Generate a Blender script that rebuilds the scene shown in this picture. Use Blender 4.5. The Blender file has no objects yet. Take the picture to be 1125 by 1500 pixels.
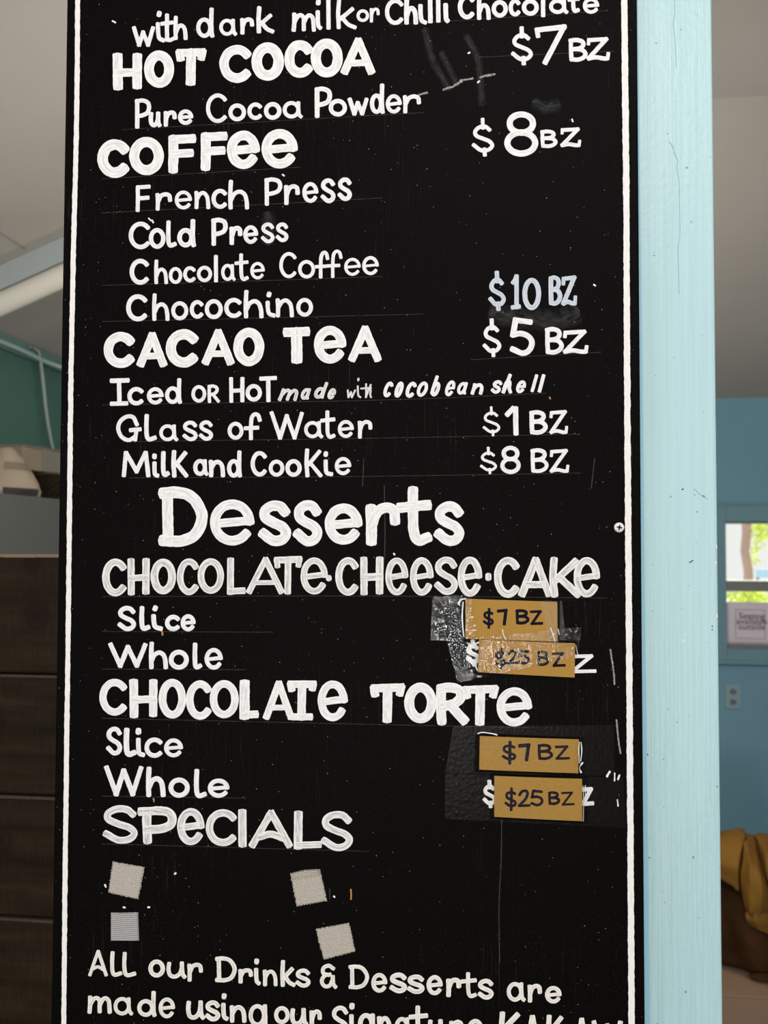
import bpy, bmesh, math, random
from mathutils import Vector, Matrix, noise

random.seed(7)
sc = bpy.context.scene
col = sc.collection
R = math.radians

# ------------------------------------------------------------------ camera
F = 1250.0                       # focal length in pixels of the 1125 x 1500 frame
CAM = Vector((0.0, -0.714, 1.50))
YAW, PITCH, ROLL = math.atan(F / 10640), math.atan(43 / F), 0.0025
cam_d = bpy.data.cameras.new('camera')
cam = bpy.data.objects.new('camera', cam_d)
col.objects.link(cam)
CR = Matrix.Rotation(YAW, 3, 'Z') @ Matrix.Rotation(math.pi / 2 + PITCH, 3, 'X') @ Matrix.Rotation(ROLL, 3, 'Z')
cam.matrix_world = Matrix.Translation(CAM) @ CR.to_4x4()
cam_d.sensor_fit = 'VERTICAL'
cam_d.sensor_height = 36
cam_d.lens = 36 * F / 1500
cam_d.clip_start = 0.02
cam_d.dof.use_dof = True
cam_d.dof.focus_distance = 0.73
cam_d.dof.aperture_fstop = 9.4
sc.camera = cam

# ------------------------------------------------------------------ world and light
W_STR, SUN, EXPO = 0.92, 9.0, 0.02
w = bpy.data.worlds.new('world'); sc.world = w; w.use_nodes = True
nt = w.node_tree
bgn = nt.nodes['Background']
tcw = nt.nodes.new('ShaderNodeTexCoord')
sep = nt.nodes.new('ShaderNodeSeparateXYZ')
rmp = nt.nodes.new('ShaderNodeValToRGB')
nt.links.new(tcw.outputs['Generated'], sep.inputs[0])
nt.links.new(sep.outputs['Z'], rmp.inputs[0])
rmp.color_ramp.elements[0].position = 0.0
rmp.color_ramp.elements[0].color = (1.0, 0.985, 0.96, 1)
rmp.color_ramp.elements[1].position = 0.8
rmp.color_ramp.elements[1].color = (0.80, 0.90, 1.0, 1)
nt.links.new(rmp.outputs[0], bgn.inputs[0])
bgn.inputs[1].default_value = W_STR
sl = bpy.data.lights.new('sun', 'SUN'); so = bpy.data.objects.new('sun', sl); col.objects.link(so)
sl.energy = SUN; sl.angle = R(0.6); sl.color = (1.0, 0.95, 0.85)
so.rotation_euler = (R(-50), 0, R(-25))      # high sun beyond the back wall
def lamp(name, loc, watts, radius, colour):
    l_ = bpy.data.lights.new(name, 'POINT'); o_ = bpy.data.objects.new(name, l_); col.objects.link(o_)
    l_.energy = watts; l_.shadow_soft_size = radius; l_.color = colour; o_.location = loc
lamp('ceiling_fill', (-0.35, 0.80, 1.72), 16.0, 0.08, (1.0, 0.94, 0.86))     # added fill light, unseen behind the board, lifts the ceilings
lamp('back_fill', (0.35, 1.75, 1.75), 17.0, 0.08, (1.0, 0.94, 0.87))  # second added fill, also out of sight behind the board
lamp('top_fill', (0.15, -1.25, 2.55), 32.0, 0.12, (1.0, 0.965, 0.93))   # added unseen light above the frame, brightens board and post towards the top
dl = bpy.data.lights.new('tape_glint_light', 'AREA'); do = bpy.data.objects.new('tape_glint_light', dl); col.objects.link(do)
dl.shape = 'RECTANGLE'; dl.size = 0.5; dl.size_y = 0.42; dl.energy = 26.0; dl.color = (1.0, 0.98, 0.95)
do.location = (-0.30, -2.9, 0.94); do.rotation_euler = (R(90), 0, 0)       # added unseen light behind the camera, makes the tape glint
sc.view_settings.view_transform = 'Standard'
sc.view_settings.look = 'None'
sc.view_settings.exposure = EXPO
sc.view_settings.gamma = 1
sc.view_settings.use_curve_mapping = False
sc.cycles.use_denoising = True


# ------------------------------------------------------------------ helpers
def ray(px, py):
    return CR @ Vector(((px - 562.5) / F, (750 - py) / F, -1.0))

def hit(px, py, axis, val):
    d = ray(px, py)
    return CAM + d * ((val - CAM[axis]) / d[axis])

def B(px, py, y=0.0):            # point of the board's front plane seen at a pixel
    return hit(px, py, 1, y)

def obj(name, bm, mat, parent=None, smooth=False):
    me = bpy.data.meshes.new(name)
    bm.to_mesh(me); bm.free()
    if mat is not None:
        me.materials.append(mat)
    if smooth:
        for p in me.polygons: p.use_smooth = True
    o = bpy.data.objects.new(name, me)
    col.objects.link(o)
    if parent is not None:
        o.parent = parent
    return o

def tag(o, label=None, cat=None, group=None, kind=None):
    if label: o['label'] = label
    if cat: o['category'] = cat
    if group: o['group'] = group
    if kind: o['kind'] = kind
    return o

def empty(name, label, cat, group=None):
    o = bpy.data.objects.new(name, None); col.objects.link(o)
    return tag(o, label, cat, group)

def box(bm, x0, x1, y0, y1, z0, z1, bev=0.0, seg=2):
    r = bmesh.ops.create_cube(bm, size=1.0)
    vs = r['verts']
    for v in vs:
        v.co = Vector(((x0 + x1) / 2 + v.co.x * (x1 - x0), (y0 + y1) / 2 + v.co.y * (y1 - y0), (z0 + z1) / 2 + v.co.z * (z1 - z0)))
    if bev > 0:
        es = list({e for v in vs for e in v.link_edges})
        bmesh.ops.bevel(bm, geom=es, offset=bev, segments=seg, affect='EDGES', profile=0.5)
    return bm

def new_box(*a, **k):
    return box(bmesh.new(), *a, **k)

def poly(bm, pts):
    return bm.faces.new([bm.verts.new(p) for p in pts])

def tube(bm, pts, r, n=12, cap=True):
    pts = [Vector(p) for p in pts]
    rings = []
    for i, p in enumerate(pts):
        t = (pts[min(i + 1, len(pts) - 1)] - pts[max(i - 1, 0)]).normalized()
        up = Vector((0, 1, 0)) if abs(t.z) > 0.8 else Vector((0, 0, 1))
        a = t.cross(up)
        a.normalize(); b = t.cross(a)
        rr = r[i] if isinstance(r, (list, tuple)) else r
        rings.append([bm.verts.new(p + (a * math.cos(k * 2 * math.pi / n) + b * math.sin(k * 2 * math.pi / n)) * rr) for k in range(n)])
    for r0, r1 in zip(rings, rings[1:]):
        for k in range(n):
            bm.faces.new((r0[k], r0[(k + 1) % n], r1[(k + 1) % n], r1[k]))
    if cap:
        bm.faces.new(rings[0]); bm.faces.new(rings[-1][::-1])
    return bm

def crom(P, n):
    P = [Vector((p[0], p[1])) for p in P]
    out = []
    for i in range(len(P) - 1):
        p0 = P[i - 1] if i else P[0] * 2 - P[1]
        p1, p2 = P[i], P[i + 1]
        p3 = P[i + 2] if i + 2 < len(P) else P[-1] * 2 - P[-2]
        for k in range(n):
            t = k / n
            out.append(0.5 * ((2 * p1) + (p2 - p0) * t + (2 * p0 - 5 * p1 + 4 * p2 - p3) * t * t + (3 * p1 - p0 - 3 * p2 + p3) * t ** 3))
    out.append(P[-1])
    return out


# ------------------------------------------------------------------ materials
def mat(name, base=(0.8, 0.8, 0.8), rough=0.6, spec=0.5, metal=0.0):
    m = bpy.data.materials.new(name); m.use_nodes = True
    b = m.node_tree.nodes['Principled BSDF']
    b.inputs['Base Color'].default_value = (*base, 1)
    b.inputs['Roughness'].default_value = rough
    b.inputs['Specular IOR Level'].default_value = spec
    b.inputs['Metallic'].default_value = metal
    return m

class N:                          # small node-tree builder
    def __init__(s, m):
        s.t = m.node_tree; s.b = s.t.nodes['Principled BSDF']
    def n(s, typ, **kw):
        x = s.t.nodes.new('ShaderNode' + typ)
        for k, v in kw.items():
            if k in x.inputs.keys(): x.inputs[k].default_value = v
            else: setattr(x, k, v)
        return x
    def l(s, a, b): s.t.links.new(a, b)
    def coords(s, scale, which='Object'):
        tc = s.n('TexCoord'); mp = s.n('Mapping')
        mp.inputs['Scale'].default_value = scale
        s.l(tc.outputs[which], mp.inputs[0])
        return mp.outputs[0]
    def noise(s, scale, vec=(1, 1, 1), detail=3, rough=0.5, which='Object'):
        x = s.n('TexNoise'); x.inputs['Scale'].default_value = scale
        x.inputs['Detail'].default_value = detail; x.inputs['Roughness'].default_value = rough
        s.l(s.coords(vec, which), x.inputs['Vector'])
        return x.outputs[0]
    def ramp(s, fac, stops):
        r = s.n('ValToRGB'); e = r.color_ramp.elements
        while len(e) < len(stops): e.new(0.5)
        for i, (p, c) in enumerate(stops):
            e[i].position = p
            e[i].color = (*c, 1) if not isinstance(c, (int, float)) else (c, c, c, 1)
        s.l(fac, r.inputs[0])
        return r.outputs[0]
    def math(s, op, a, b):
        x = s.n('Math', operation=op)
        for i, v in enumerate((a, b)):
            if isinstance(v, (int, float)): x.inputs[i].default_value = v
            else: s.l(v, x.inputs[i])
        return x.outputs[0]
    def mix(s, fac, a, b):
        x = s.n('Mix', data_type='RGBA')
        for i, v in ((0, fac), (6, a), (7, b)):
            if isinstance(v, (int, float)): x.inputs[i].default_value = v
            elif isinstance(v, tuple): x.inputs[i].default_value = (*v, 1)
            else: s.l(v, x.inputs[i])
        return x.outputs[2]
    def bump(s, h, strength, dist):
        x = s.n('Bump', Strength=strength, Distance=dist)
        s.l(h, x.inputs['Height']); s.l(x.outputs[0], s.b.inputs['Normal'])
        return x

def paint(name, colA, colB, lo=0.40, hi=0.66, edge=0.72, scale=5.5, spec=0.3):
    """brush paint: streaks run along each stroke, a bead of paint at its edges"""
    m = mat(name, colA, 0.55, spec); n = N(m)
    uv = n.n('UVMap', uv_map='stroke')
    mp = n.n('Mapping'); mp.inputs['Scale'].default_value = (scale, 0.2, 1)
    n.l(uv.outputs[0], mp.inputs[0])
    ns = n.n('TexNoise'); ns.inputs['Scale'].default_value = 1.0; ns.inputs['Detail'].default_value = 4; ns.inputs['Roughness'].default_value = 0.6
    n.l(mp.outputs[0], ns.inputs['Vector'])
    f = n.ramp(ns.outputs[0], [(lo, 0.0), (hi, 1.0)])
    se = n.n('SeparateXYZ'); n.l(uv.outputs[0], se.inputs[0])
    ed = n.math('ABSOLUTE', n.math('SUBTRACT', se.outputs[0], 0.5), 0)
    em = n.ramp(n.math('MULTIPLY', ed, 2.0), [(edge - 0.12, 1.0), (edge + 0.12, 0.12)])
    fac = n.math('MULTIPLY', f, em)
    n.l(n.mix(fac, colA, colB), n.b.inputs['Base Color'])
    n.bump(ns.outputs[0], 0.25, 0.0004)
    return m

WHITE = (0.86, 0.84, 0.825)
M_HEAD = paint('heading_paint', WHITE, (0.60, 0.575, 0.57))
M_ITEM = paint('item_paint', WHITE, (0.54, 0.53, 0.545), lo=0.43, hi=0.68)
M_THIN = paint('thin_white_paint', (0.84, 0.80, 0.76), (0.36, 0.355, 0.365), lo=0.36, hi=0.64, edge=0.62)
M_NOTE = paint('note_paint', (0.84, 0.79, 0.72), (0.46, 0.43, 0.40), lo=0.40, hi=0.66, edge=0.60)
M_COOL = paint('cool_white_paint', (0.62, 0.66, 0.72), (0.30, 0.34, 0.40), lo=0.38, hi=0.70, scale=7)
M_LINE = paint('border_paint', (0.86, 0.81, 0.78), (0.74, 0.70, 0.67))
M_INK = paint('marker_ink', (0.003, 0.003, 0.010), (0.022, 0.016, 0.035), lo=0.42, hi=0.7, edge=0.8, spec=0.03)

def board_material():
    m = mat('black_board_paint', (0.006, 0.0045, 0.004), 0.55, 0.05); n = N(m)
    grain = n.noise(1.0, (900, 900, 14), 4, 0.6)
    streak = n.noise(1.0, (420, 420, 9), 2, 0.5)
    blot = n.noise(5.0, (1, 1, 1), 3)
    line = n.math('MULTIPLY', n.ramp(grain, [(0.62, 0.0), (0.76, 1.0)]), n.ramp(blot, [(0.48, 0.0), (0.72, 0.55)]))
    vo = n.n('TexVoronoi'); vo.inputs['Scale'].default_value = 360
    n.l(n.coords((1, 1, 1)), vo.inputs['Vector'])
    cs = n.n('SeparateColor'); n.l(vo.outputs['Color'], cs.inputs[0])
    small = n.math('LESS_THAN', vo.outputs['Distance'], n.math('MULTIPLY', n.ramp(cs.outputs[0], [(0.86, 0.0), (1.0, 0.5)]), 0.28))
    sp = n.math('MULTIPLY', small, n.ramp(cs.outputs[1], [(0.0, 0.08), (1.0, 0.75)]))
    dust = n.ramp(n.noise(650.0, (1, 1, 1), 2, 0.7), [(0.62, 0.0), (0.80, 0.10)])
    c1 = n.mix(line, (0.0010, 0.0004, 0.0003), (0.10, 0.08, 0.06))
    c2 = n.mix(n.math('MULTIPLY', dust, n.ramp(blot, [(0.35, 0.2), (0.65, 1.0)])), c1, (0.30, 0.26, 0.22))
    c3 = n.mix(sp, c2, (0.45, 0.42, 0.40))
    n.l(c3, n.b.inputs['Base Color'])
    h = n.math('ADD', n.math('MULTIPLY', grain, 0.7), streak)
    n.bump(h, 0.35, 0.0006)
    return m
M_BOARD = board_material()

def smear_material(name, c, amount, along=0.25):
    m = bpy.data.materials.new(name); m.use_nodes = True
    n = N(m)
    uv = n.n('UVMap', uv_map='stroke')
    mp = n.n('Mapping'); mp.inputs['Scale'].default_value = (7, along, 1); n.l(uv.outputs[0], mp.inputs[0])
    ns = n.n('TexNoise'); ns.inputs['Scale'].default_value = 1.0; ns.inputs['Detail'].default_value = 6; ns.inputs['Roughness'].default_value = 0.7
    n.l(mp.outputs[0], ns.inputs['Vector'])
    se = n.n('SeparateXYZ'); n.l(uv.outputs[0], se.inputs[0])
    ed = n.math('MULTIPLY', n.math('ABSOLUTE', n.math('SUBTRACT', se.outputs[0], 0.5), 0), 2.0)
    fac = n.math('MULTIPLY', n.ramp(ns.outputs[0], [(0.36, 0.0), (0.75, amount)]), n.ramp(ed, [(0.25, 1.0), (1.0, 0.0)]))
    n.b.inputs['Base Color'].default_value = (*c, 1); n.b.inputs['Roughness'].default_value = 0.9; n.b.inputs['Specular IOR Level'].default_value = 0.1
    n.l(fac, n.b.inputs['Alpha'])
    return m
M_SMEAR = smear_material('chalk_dust', (0.5, 0.5, 0.5), 0.10)
M_CHALK = smear_material('chalk_mark', (0.85, 0.82, 0.78), 1.0, along=0.9)
M_GUIDE = smear_material('pencil_line', (0.5, 0.46, 0.42), 0.24)

def post_material():
    m = mat('pale_blue_gloss_paint', (0.46, 0.70, 0.73), 0.38, 0.45); n = N(m)
    streak = n.noise(1.0, (520, 520, 5), 4, 0.6)
    blot = n.noise(7.0, (1, 1, 0.6), 3)
    c = n.mix(n.ramp(blot, [(0.35, 0.0), (0.7, 1.0)]), (0.465, 0.655, 0.685), (0.44, 0.64, 0.66))
    c = n.mix(n.math('MULTIPLY', n.ramp(streak, [(0.40, 0.0), (0.62, 1.0)]), 0.35), c, (0.36, 0.55, 0.57))
    spk = n.ramp(n.noise(260.0, (1, 1, 1), 1), [(0.775, 0.0), (0.80, 0.75)])
    c = n.mix(spk, c, (0.10, 0.17, 0.19))
    n.l(c, n.b.inputs['Base Color'])
    se = n.n('SeparateXYZ'); n.l(n.coords((1, 1, 1)), se.inputs[0])
    worn = n.ramp(n.math('ADD', n.math('MULTIPLY', se.outputs[2], 1.0), -0.7), [(0.55, 1.0), (0.85, 0.15)])
    h = n.math('ADD', n.math('MULTIPLY', streak, worn), n.math('MULTIPLY', n.noise(180.0), 0.25))
    n.bump(h, 1.0, 0.0014)
    return m
M_POST = post_material()
M_EDGE_STRIP = mat('deeper_blue', (0.27, 0.50, 0.62), 0.45, 0.4)  # darker, bluer than the shaft, for the thin strip beside the board
M_CRACK = mat('paint_crack', (0.30, 0.50, 0.53), 0.8, 0.1)
M_CHIP = mat('chip_dark', (0.03, 0.04, 0.04), 0.8, 0.1)
M_CHIPW = mat('chip_pale', (0.85, 0.80, 0.74), 0.8, 0.1)

def wood_material():
    m = mat('dark_stained_plank', (0.03, 0.02, 0.012), 0.55, 0.10); n = N(m)
    g = n.noise(1.0, (3, 30, 34), 6, 0.65)
    fine = n.noise(1.0, (260, 60, 30), 3, 0.6)
    f = n.math('ADD', n.math('MULTIPLY', g, 0.85), n.math('MULTIPLY', fine, 0.25))
    c = n.ramp(f, [(0.36, (0.007, 0.0036, 0.0015)), (0.55, (0.020, 0.0115, 0.0050)), (0.80, (0.040, 0.024, 0.011))])
    geo = n.n('NewGeometry')
    wob = n.n('TexNoise'); wob.inputs['Scale'].default_value = 26; wob.inputs['Detail'].default_value = 4
    n.l(geo.outputs['Position'], wob.inputs['Vector'])
    for (kx, ky, kr) in ((54, 903, 17), (48, 826, 12), (-3, 1063, 13), (-4, 1232, 18)):
        c_ = hit(kx, ky, 1, YP)
        ds = n.n('VectorMath', operation='DISTANCE'); n.l(geo.outputs['Position'], ds.inputs[0]); ds.inputs[1].default_value = c_
        dd = n.math('ADD', n.math('MULTIPLY', ds.outputs['Value'], F / kr), n.math('MULTIPLY', n.math('SUBTRACT', wob.outputs[0], 0.5), 0.9))
        c = n.mix(n.ramp(n.math('MULTIPLY', dd, 0.25), [(0.10, 0.85), (0.20, 0.55), (0.26, 0.92), (0.34, 0.35), (0.60, 0.0)]), c, (0.011, 0.0045, 0.0024))
    n.l(c, n.b.inputs['Base Color'])
    n.bump(n.math('ADD', g, fine), 0.35, 0.0012)
    return m
YP = 0.30
M_PLANK = wood_material()
M_KNOT = mat('plank_knot', (0.014, 0.0065, 0.004), 0.45, 0.3)

def wall_material(name, c, c2, rough=0.7):
    m = mat(name, c, rough, 0.25); n = N(m)
    n.l(n.mix(n.ramp(n.noise(2.2, (1, 1, 1), 4), [(0.35, 0.0), (0.68, 1.0)]), c, c2), n.b.inputs['Base Color'])
    n.bump(n.noise(90.0), 0.12, 0.002)
    return m
M_WALL = wall_material('teal_wall_paint', (0.195, 0.375, 0.475), (0.18, 0.35, 0.445))
M_WALLL = wall_material('green_teal_wall_paint', (0.085, 0.185, 0.15), (0.075, 0.165, 0.135))
M_CEIL = wall_material('grey_ceiling_board', (0.47, 0.435, 0.395), (0.43, 0.395, 0.355))
M_FLOOR = wall_material('worn_brown_floor', (0.13, 0.10, 0.075), (0.09, 0.07, 0.055))
M_FRAME = wall_material('window_frame_paint', (0.19, 0.34, 0.395), (0.175, 0.32, 0.37))

# ------------------------------------------------------------------ the setting
YB = None
d = ray(1090, 583)
HW = CAM.z + 0.66                                 # height of the walls
YB = (CAM + d * ((HW - CAM.z) / d.z)).y           # back wall
d = ray(40, 506)
XL = (CAM + d * ((HW - CAM.z) / d.z)).x           # left wall
XR = 3.0
SL = 0.40
d = ray(1090, 142)                                # sloping part of the ceiling ends here
t = (HW + SL * (YB - CAM.y) - CAM.z) / (d.z + SL * d.y)
pz = CAM + d * t
ZF, YF = pz.z, pz.y
RUN = (ZF - HW) / SL
YO = -0.45                                        # open shop front
print('YB', YB, 'XL', XL, 'ZF', ZF, 'YF', YF, 'RUN', RUN)

bm = bmesh.new(); box(bm, XL - 0.1, XR + 0.1, YO - 1.2, YB + 0.1, -0.1, 0.0)
tag(obj('floor', bm, M_FLOOR), kind='structure')
bm = bmesh.new(); box(bm, -9, 9, YO - 14, YO - 1.21, -0.12, -0.02)
tag(obj('ground', bm, mat('pale_sunny_yard', (0.17, 0.15, 0.12), 0.9)), kind='structure')
bm = bmesh.new(); box(bm, XL - 0.1, XL, YO, YB, 0, HW)
tag(obj('wall_left', bm, M_WALLL), kind='structure')
bm = bmesh.new(); box(bm, XR, XR + 0.1, YO, YB, 0, HW)
tag(obj('wall_right', bm, M_WALL), kind='structure')

# window opening measured on the back wall
wl = hit(1062, 800, 1, YB).x; wr = wl + 0.86
wt = hit(1090, 764, 1, YB).z; wb = hit(1090, 950, 1, YB).z
bm = bmesh.new()
box(bm, XL - 0.1, wl, YB, YB + 0.12, 0, HW + 0.02)
box(bm, wr, XR + 0.1, YB, YB + 0.12, 0, HW + 0.02)
box(bm, wl, wr, YB, YB + 0.12, 0, wb)
box(bm, wl, wr, YB, YB + 0.12, wt, HW + 0.02)
tag(obj('wall_back', bm, M_WALL), kind='structure')

# hipped ceiling: three sloping sides and a flat middle, one shell
bm = bmesh.new()
ax, bx_ = XL, XR
a0, a1 = XL + RUN, XR - RUN
poly(bm, [(XL, YO, HW), (a0, YO, ZF), (a0, YB - RUN, ZF), (XL, YB, HW)])
poly(bm, [(XR, YB, HW), (a1, YB - RUN, ZF), (a1, YO, ZF), (XR, YO, HW)])
poly(bm, [(XL, YB, HW), (a0, YB - RUN, ZF), (a1, YB - RUN, ZF), (XR, YB, HW)])
poly(bm, [(a0, YO, ZF), (a1, YO, ZF), (a1, YB - RUN, ZF), (a0, YB - RUN, ZF)])
bmesh.ops.remove_doubles(bm, verts=bm.verts, dist=1e-4)
bmesh.ops.solidify(bm, geom=bm.faces[:], thickness=-0.05)
bmesh.ops.recalc_face_normals(bm, faces=bm.faces)
ceil = tag(obj('ceiling', bm, M_CEIL), kind='structure')

def left_ceiling_point(px, py, off=0.0):
    d = ray(px, py)                               # z = HW + SL (x - XL) - off
    t = (HW - off + SL * (CAM.x - XL) - CAM.z) / (d.z - SL * d.x)
    return CAM + d * t

p0 = left_ceiling_point(0, 388); p1 = left_ceiling_point(90, 347)
yb_ = (p0.y + p1.y) / 2
def rafter(x0, x1, y0, y1, zlo, zhi):             # board lying along the slope of the ceiling
    bm = bmesh.new()
    V = []
    for x in (x0, x1):
        for y in (y0, y1):
            for z in (zlo, zhi):
                V.append(bm.verts.new((x, y, HW + SL * (x - XL) + z)))
    for f in ((0, 1, 3, 2), (4, 6, 7, 5), (0, 4, 5, 1), (2, 3, 7, 6), (0, 2, 6, 4), (1, 5, 7, 3)):
        bm.faces.new([V[i] for i in f])
    bmesh.ops.recalc_face_normals(bm, faces=bm.faces)
    return bm
M_TRIM = wall_material('grey_blue_trim_paint', (0.42, 0.47, 0.48), (0.39, 0.44, 0.45))
tag(obj('trim_1', rafter(XL + 0.002, XL + RUN, yb_, yb_ + 0.05, -0.068, -0.001), M_TRIM), kind='structure')
pr = 0.030
bm = bmesh.new()
pts = []
for k in range(9):
    x = XL + 0.03 + (RUN - 0.05) * k / 8
    pts.append((x, yb_ + 0.018, HW + SL * (x - XL) - 0.068 - pr * 1.06))
tube(bm, pts, pr, 20)
tag(obj('plastic_pipe', bm, mat('white_pipe', (0.80, 0.76, 0.68), 0.45, 0.4), smooth=True),
    'long white plastic pipe running under the grey ceiling beam', 'pipe')
tag(obj('trim_2', new_box(XL, XL + 0.02, 0.3, YB, HW - 0.05, HW - 0.004), wall_material('trim_teal', (0.14, 0.26, 0.23), (0.13, 0.24, 0.21))), kind='structure')
# seam between two ceiling boards
bm = bmesh.new()
tube(bm, [left_ceiling_point(-20, 326, 0.001), left_ceiling_point(8, 345, 0.001), left_ceiling_point(36, 363, 0.001)], [0.003, 0.003, 0.0045], 6)
obj('panel_seam', bm, mat('seam_filler', (0.30, 0.27, 0.24), 0.8), ceil)

# ------------------------------------------------------------------ window
FY0 = YB - 0.018
win = tag(bpy.data.objects.new('window_1', None), kind='structure'); col.objects.link(win)
zt2 = hit(1090, 738, 1, YB).z; zb2 = hit(1090, 968, 1, YB).z
xl2 = hit(1050, 800, 1, YB).x - 0.045
bm = bmesh.new()
box(bm, xl2, wl, FY0, YB - 0.0005, zb2, zt2, 0.003)
box(bm, wr, wr + 0.09, FY0, YB - 0.0005, zb2, zt2, 0.003)
box(bm, wl, wr, FY0, YB - 0.0005, wt, zt2, 0.003)
box(bm, wl, wr, FY0, YB - 0.0005, zb2, wb, 0.003)
obj('window_casing', bm, M_FRAME, win)
bm = bmesh.new(); box(bm, xl2 - 0.03, wr + 0.12, YB - 0.030, YB - 0.019, zt2 - 0.006, zt2 + 0.008, 0.002)
box(bm, xl2 - 0.03, wr + 0.12, YB - 0.034, YB - 0.019, zb2 - 0.012, zb2 + 0.004, 0.002)
obj('window_moulding', bm, M_FRAME, win)
r0 = hit(1090, 850, 1, YB + 0.03).z; r1 = hit(1090, 866, 1, YB + 0.03).z
M_RAIL = mat('weathered_grey_rail', (0.22, 0.22, 0.215), 0.5, 0.4)
obj('meeting_rail', new_box(wl + 0.0005, wr - 0.0005, YB + 0.006, YB + 0.05, r1, r0, 0.003), M_RAIL, win)
bm = bmesh.new()
box(bm, wl + 0.0005, wl + 0.006, YB + 0.006, YB + 0.05, wb + 0.001, wt - 0.001)
box(bm, wr - 0.012, wr - 0.0005, YB + 0.006, YB + 0.05, wb + 0.001, wt - 0.001)
box(bm, wl + 0.006, wr - 0.012, YB + 0.006, YB + 0.05, wt - 0.010, wt - 0.001)
box(bm, wl + 0.006, wr - 0.012, YB + 0.006, YB + 0.05, wb + 0.001, wb + 0.012)
obj('sash', bm, M_RAIL, win)
M_GLASS = bpy.data.materials.new('clear_window_glass'); M_GLASS.use_nodes = True
g = M_GLASS.node_tree
g.nodes.clear()
go = g.nodes.new('ShaderNodeOutputMaterial'); gt = g.nodes.new('ShaderNodeBsdfTransparent'); gg = g.nodes.new('ShaderNodeBsdfGlossy'); gm = g.nodes.new('ShaderNodeMixShader')
gt.inputs[0].default_value = (0.97, 0.99, 0.98, 1); gg.inputs['Roughness'].default_value = 0.03; gm.inputs[0].default_value = 0.06
g.links.new(gt.outputs[0], gm.inputs[1]); g.links.new(gg.outputs[0], gm.inputs[2]); g.links.new(gm.outputs[0], go.inputs[0])
obj('pane', new_box(wl + 0.006, wr - 0.012, YB + 0.026, YB + 0.030, r0, wt - 0.010), M_GLASS, win)
obj('pane', new_box(wl + 0.006, wr - 0.012, YB + 0.022, YB + 0.026, wb + 0.012, r1), M_GLASS, win)

# paper notice in the lower pane
def text_mesh(body, size, name, m, parent, loc):
    cu = bpy.data.curves.new(name, 'FONT'); cu.body = body; cu.size = size
    cu.align_x = 'CENTER'; cu.align_y = 'CENTER'; cu.extrude = 0.0003; cu.space_line = 1.0
    o = bpy.data.objects.new(name, cu); col.objects.link(o)
    dg = bpy.context.evaluated_depsgraph_get()
    me = bpy.data.meshes.new_from_object(o.evaluated_get(dg))
    bpy.data.objects.remove(o); bpy.data.curves.remove(cu)
    me.materials.clear(); me.materials.append(m)
    o = bpy.data.objects.new(name, me); col.objects.link(o)
    o.rotation_euler = (R(90), 0, 0); o.location = loc; o.parent = parent
    return o
nx0 = hit(1064.5, 900, 1, YB + 0.015).x; nz1 = hit(1090, 882, 1, YB + 0.015).z; nz0 = hit(1090, 947, 1, YB + 0.015).z
nx1 = nx0 + 0.30
M_PAPER = mat('translucent_notice_paper', (0.80, 0.76, 0.80), 0.8, 0.1)
n = N(M_PAPER)
tr = n.n('BsdfTranslucent'); tr.inputs[0].default_value = (0.50, 0.44, 0.50, 1); mx = n.n('MixShader'); mx.inputs[0].default_value = 0.35
out = M_PAPER.node_tree.nodes['Material Output']
n.l(n.b.outputs[0], mx.inputs[1]); n.l(tr.outputs[0], mx.inputs[2]); n.l(mx.outputs[0], out.inputs[0])
bm = bmesh.new()
bmesh.ops.create_grid(bm, x_segments=12, y_segments=6, size=0.5)
for v in bm.verts:
    u, vv = v.co.x + 0.5, v.co.y + 0.5
    v.co = Vector((nx0 + (nx1 - nx0) * u, YB + 0.0165 - 0.002 * math.sin(3.1 * u) - 0.001 * vv, nz0 + (nz1 - nz0) * vv))
bmesh.ops.solidify(bm, geom=bm.faces[:], thickness=0.0006)
no = tag(obj('paper_notice', bm, M_PAPER, smooth=True), 'white paper notice with three lines of black text stuck inside the lower window pane', 'notice')
tx = hit(1101, 900, 1, YB + 0.012).x
M_TEXT = mat('black_print', (0.02, 0.02, 0.025), 0.7)
for k, (s_, py) in enumerate((('Seating', 902.5), ('available', 910.5), ('outside', 918.5))):
    text_mesh(s_, 0.040, 'notice_text', M_TEXT, no, (tx, YB + 0.0105, hit(1101, py, 1, YB + 0.012).z))
bm = bmesh.new()
fx0, fx1 = hit(1078, 900, 1, YB).x, hit(1122, 900, 1, YB).x; fz0, fz1 = hit(1090, 936, 1, YB).z, hit(1090, 893, 1, YB).z
for a in ((fx0, fx1, fz1 - .003, fz1), (fx0, fx1, fz0, fz0 + .003), (fx0, fx0 + .003, fz0, fz1), (fx1 - .003, fx1, fz0, fz1)):
    box(bm, a[0], a[1], YB + 0.0105, YB + 0.0112, a[2], a[3])
obj('printed_border', bm, mat('grey_print', (0.36, 0.33, 0.38), 0.8), no)

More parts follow.
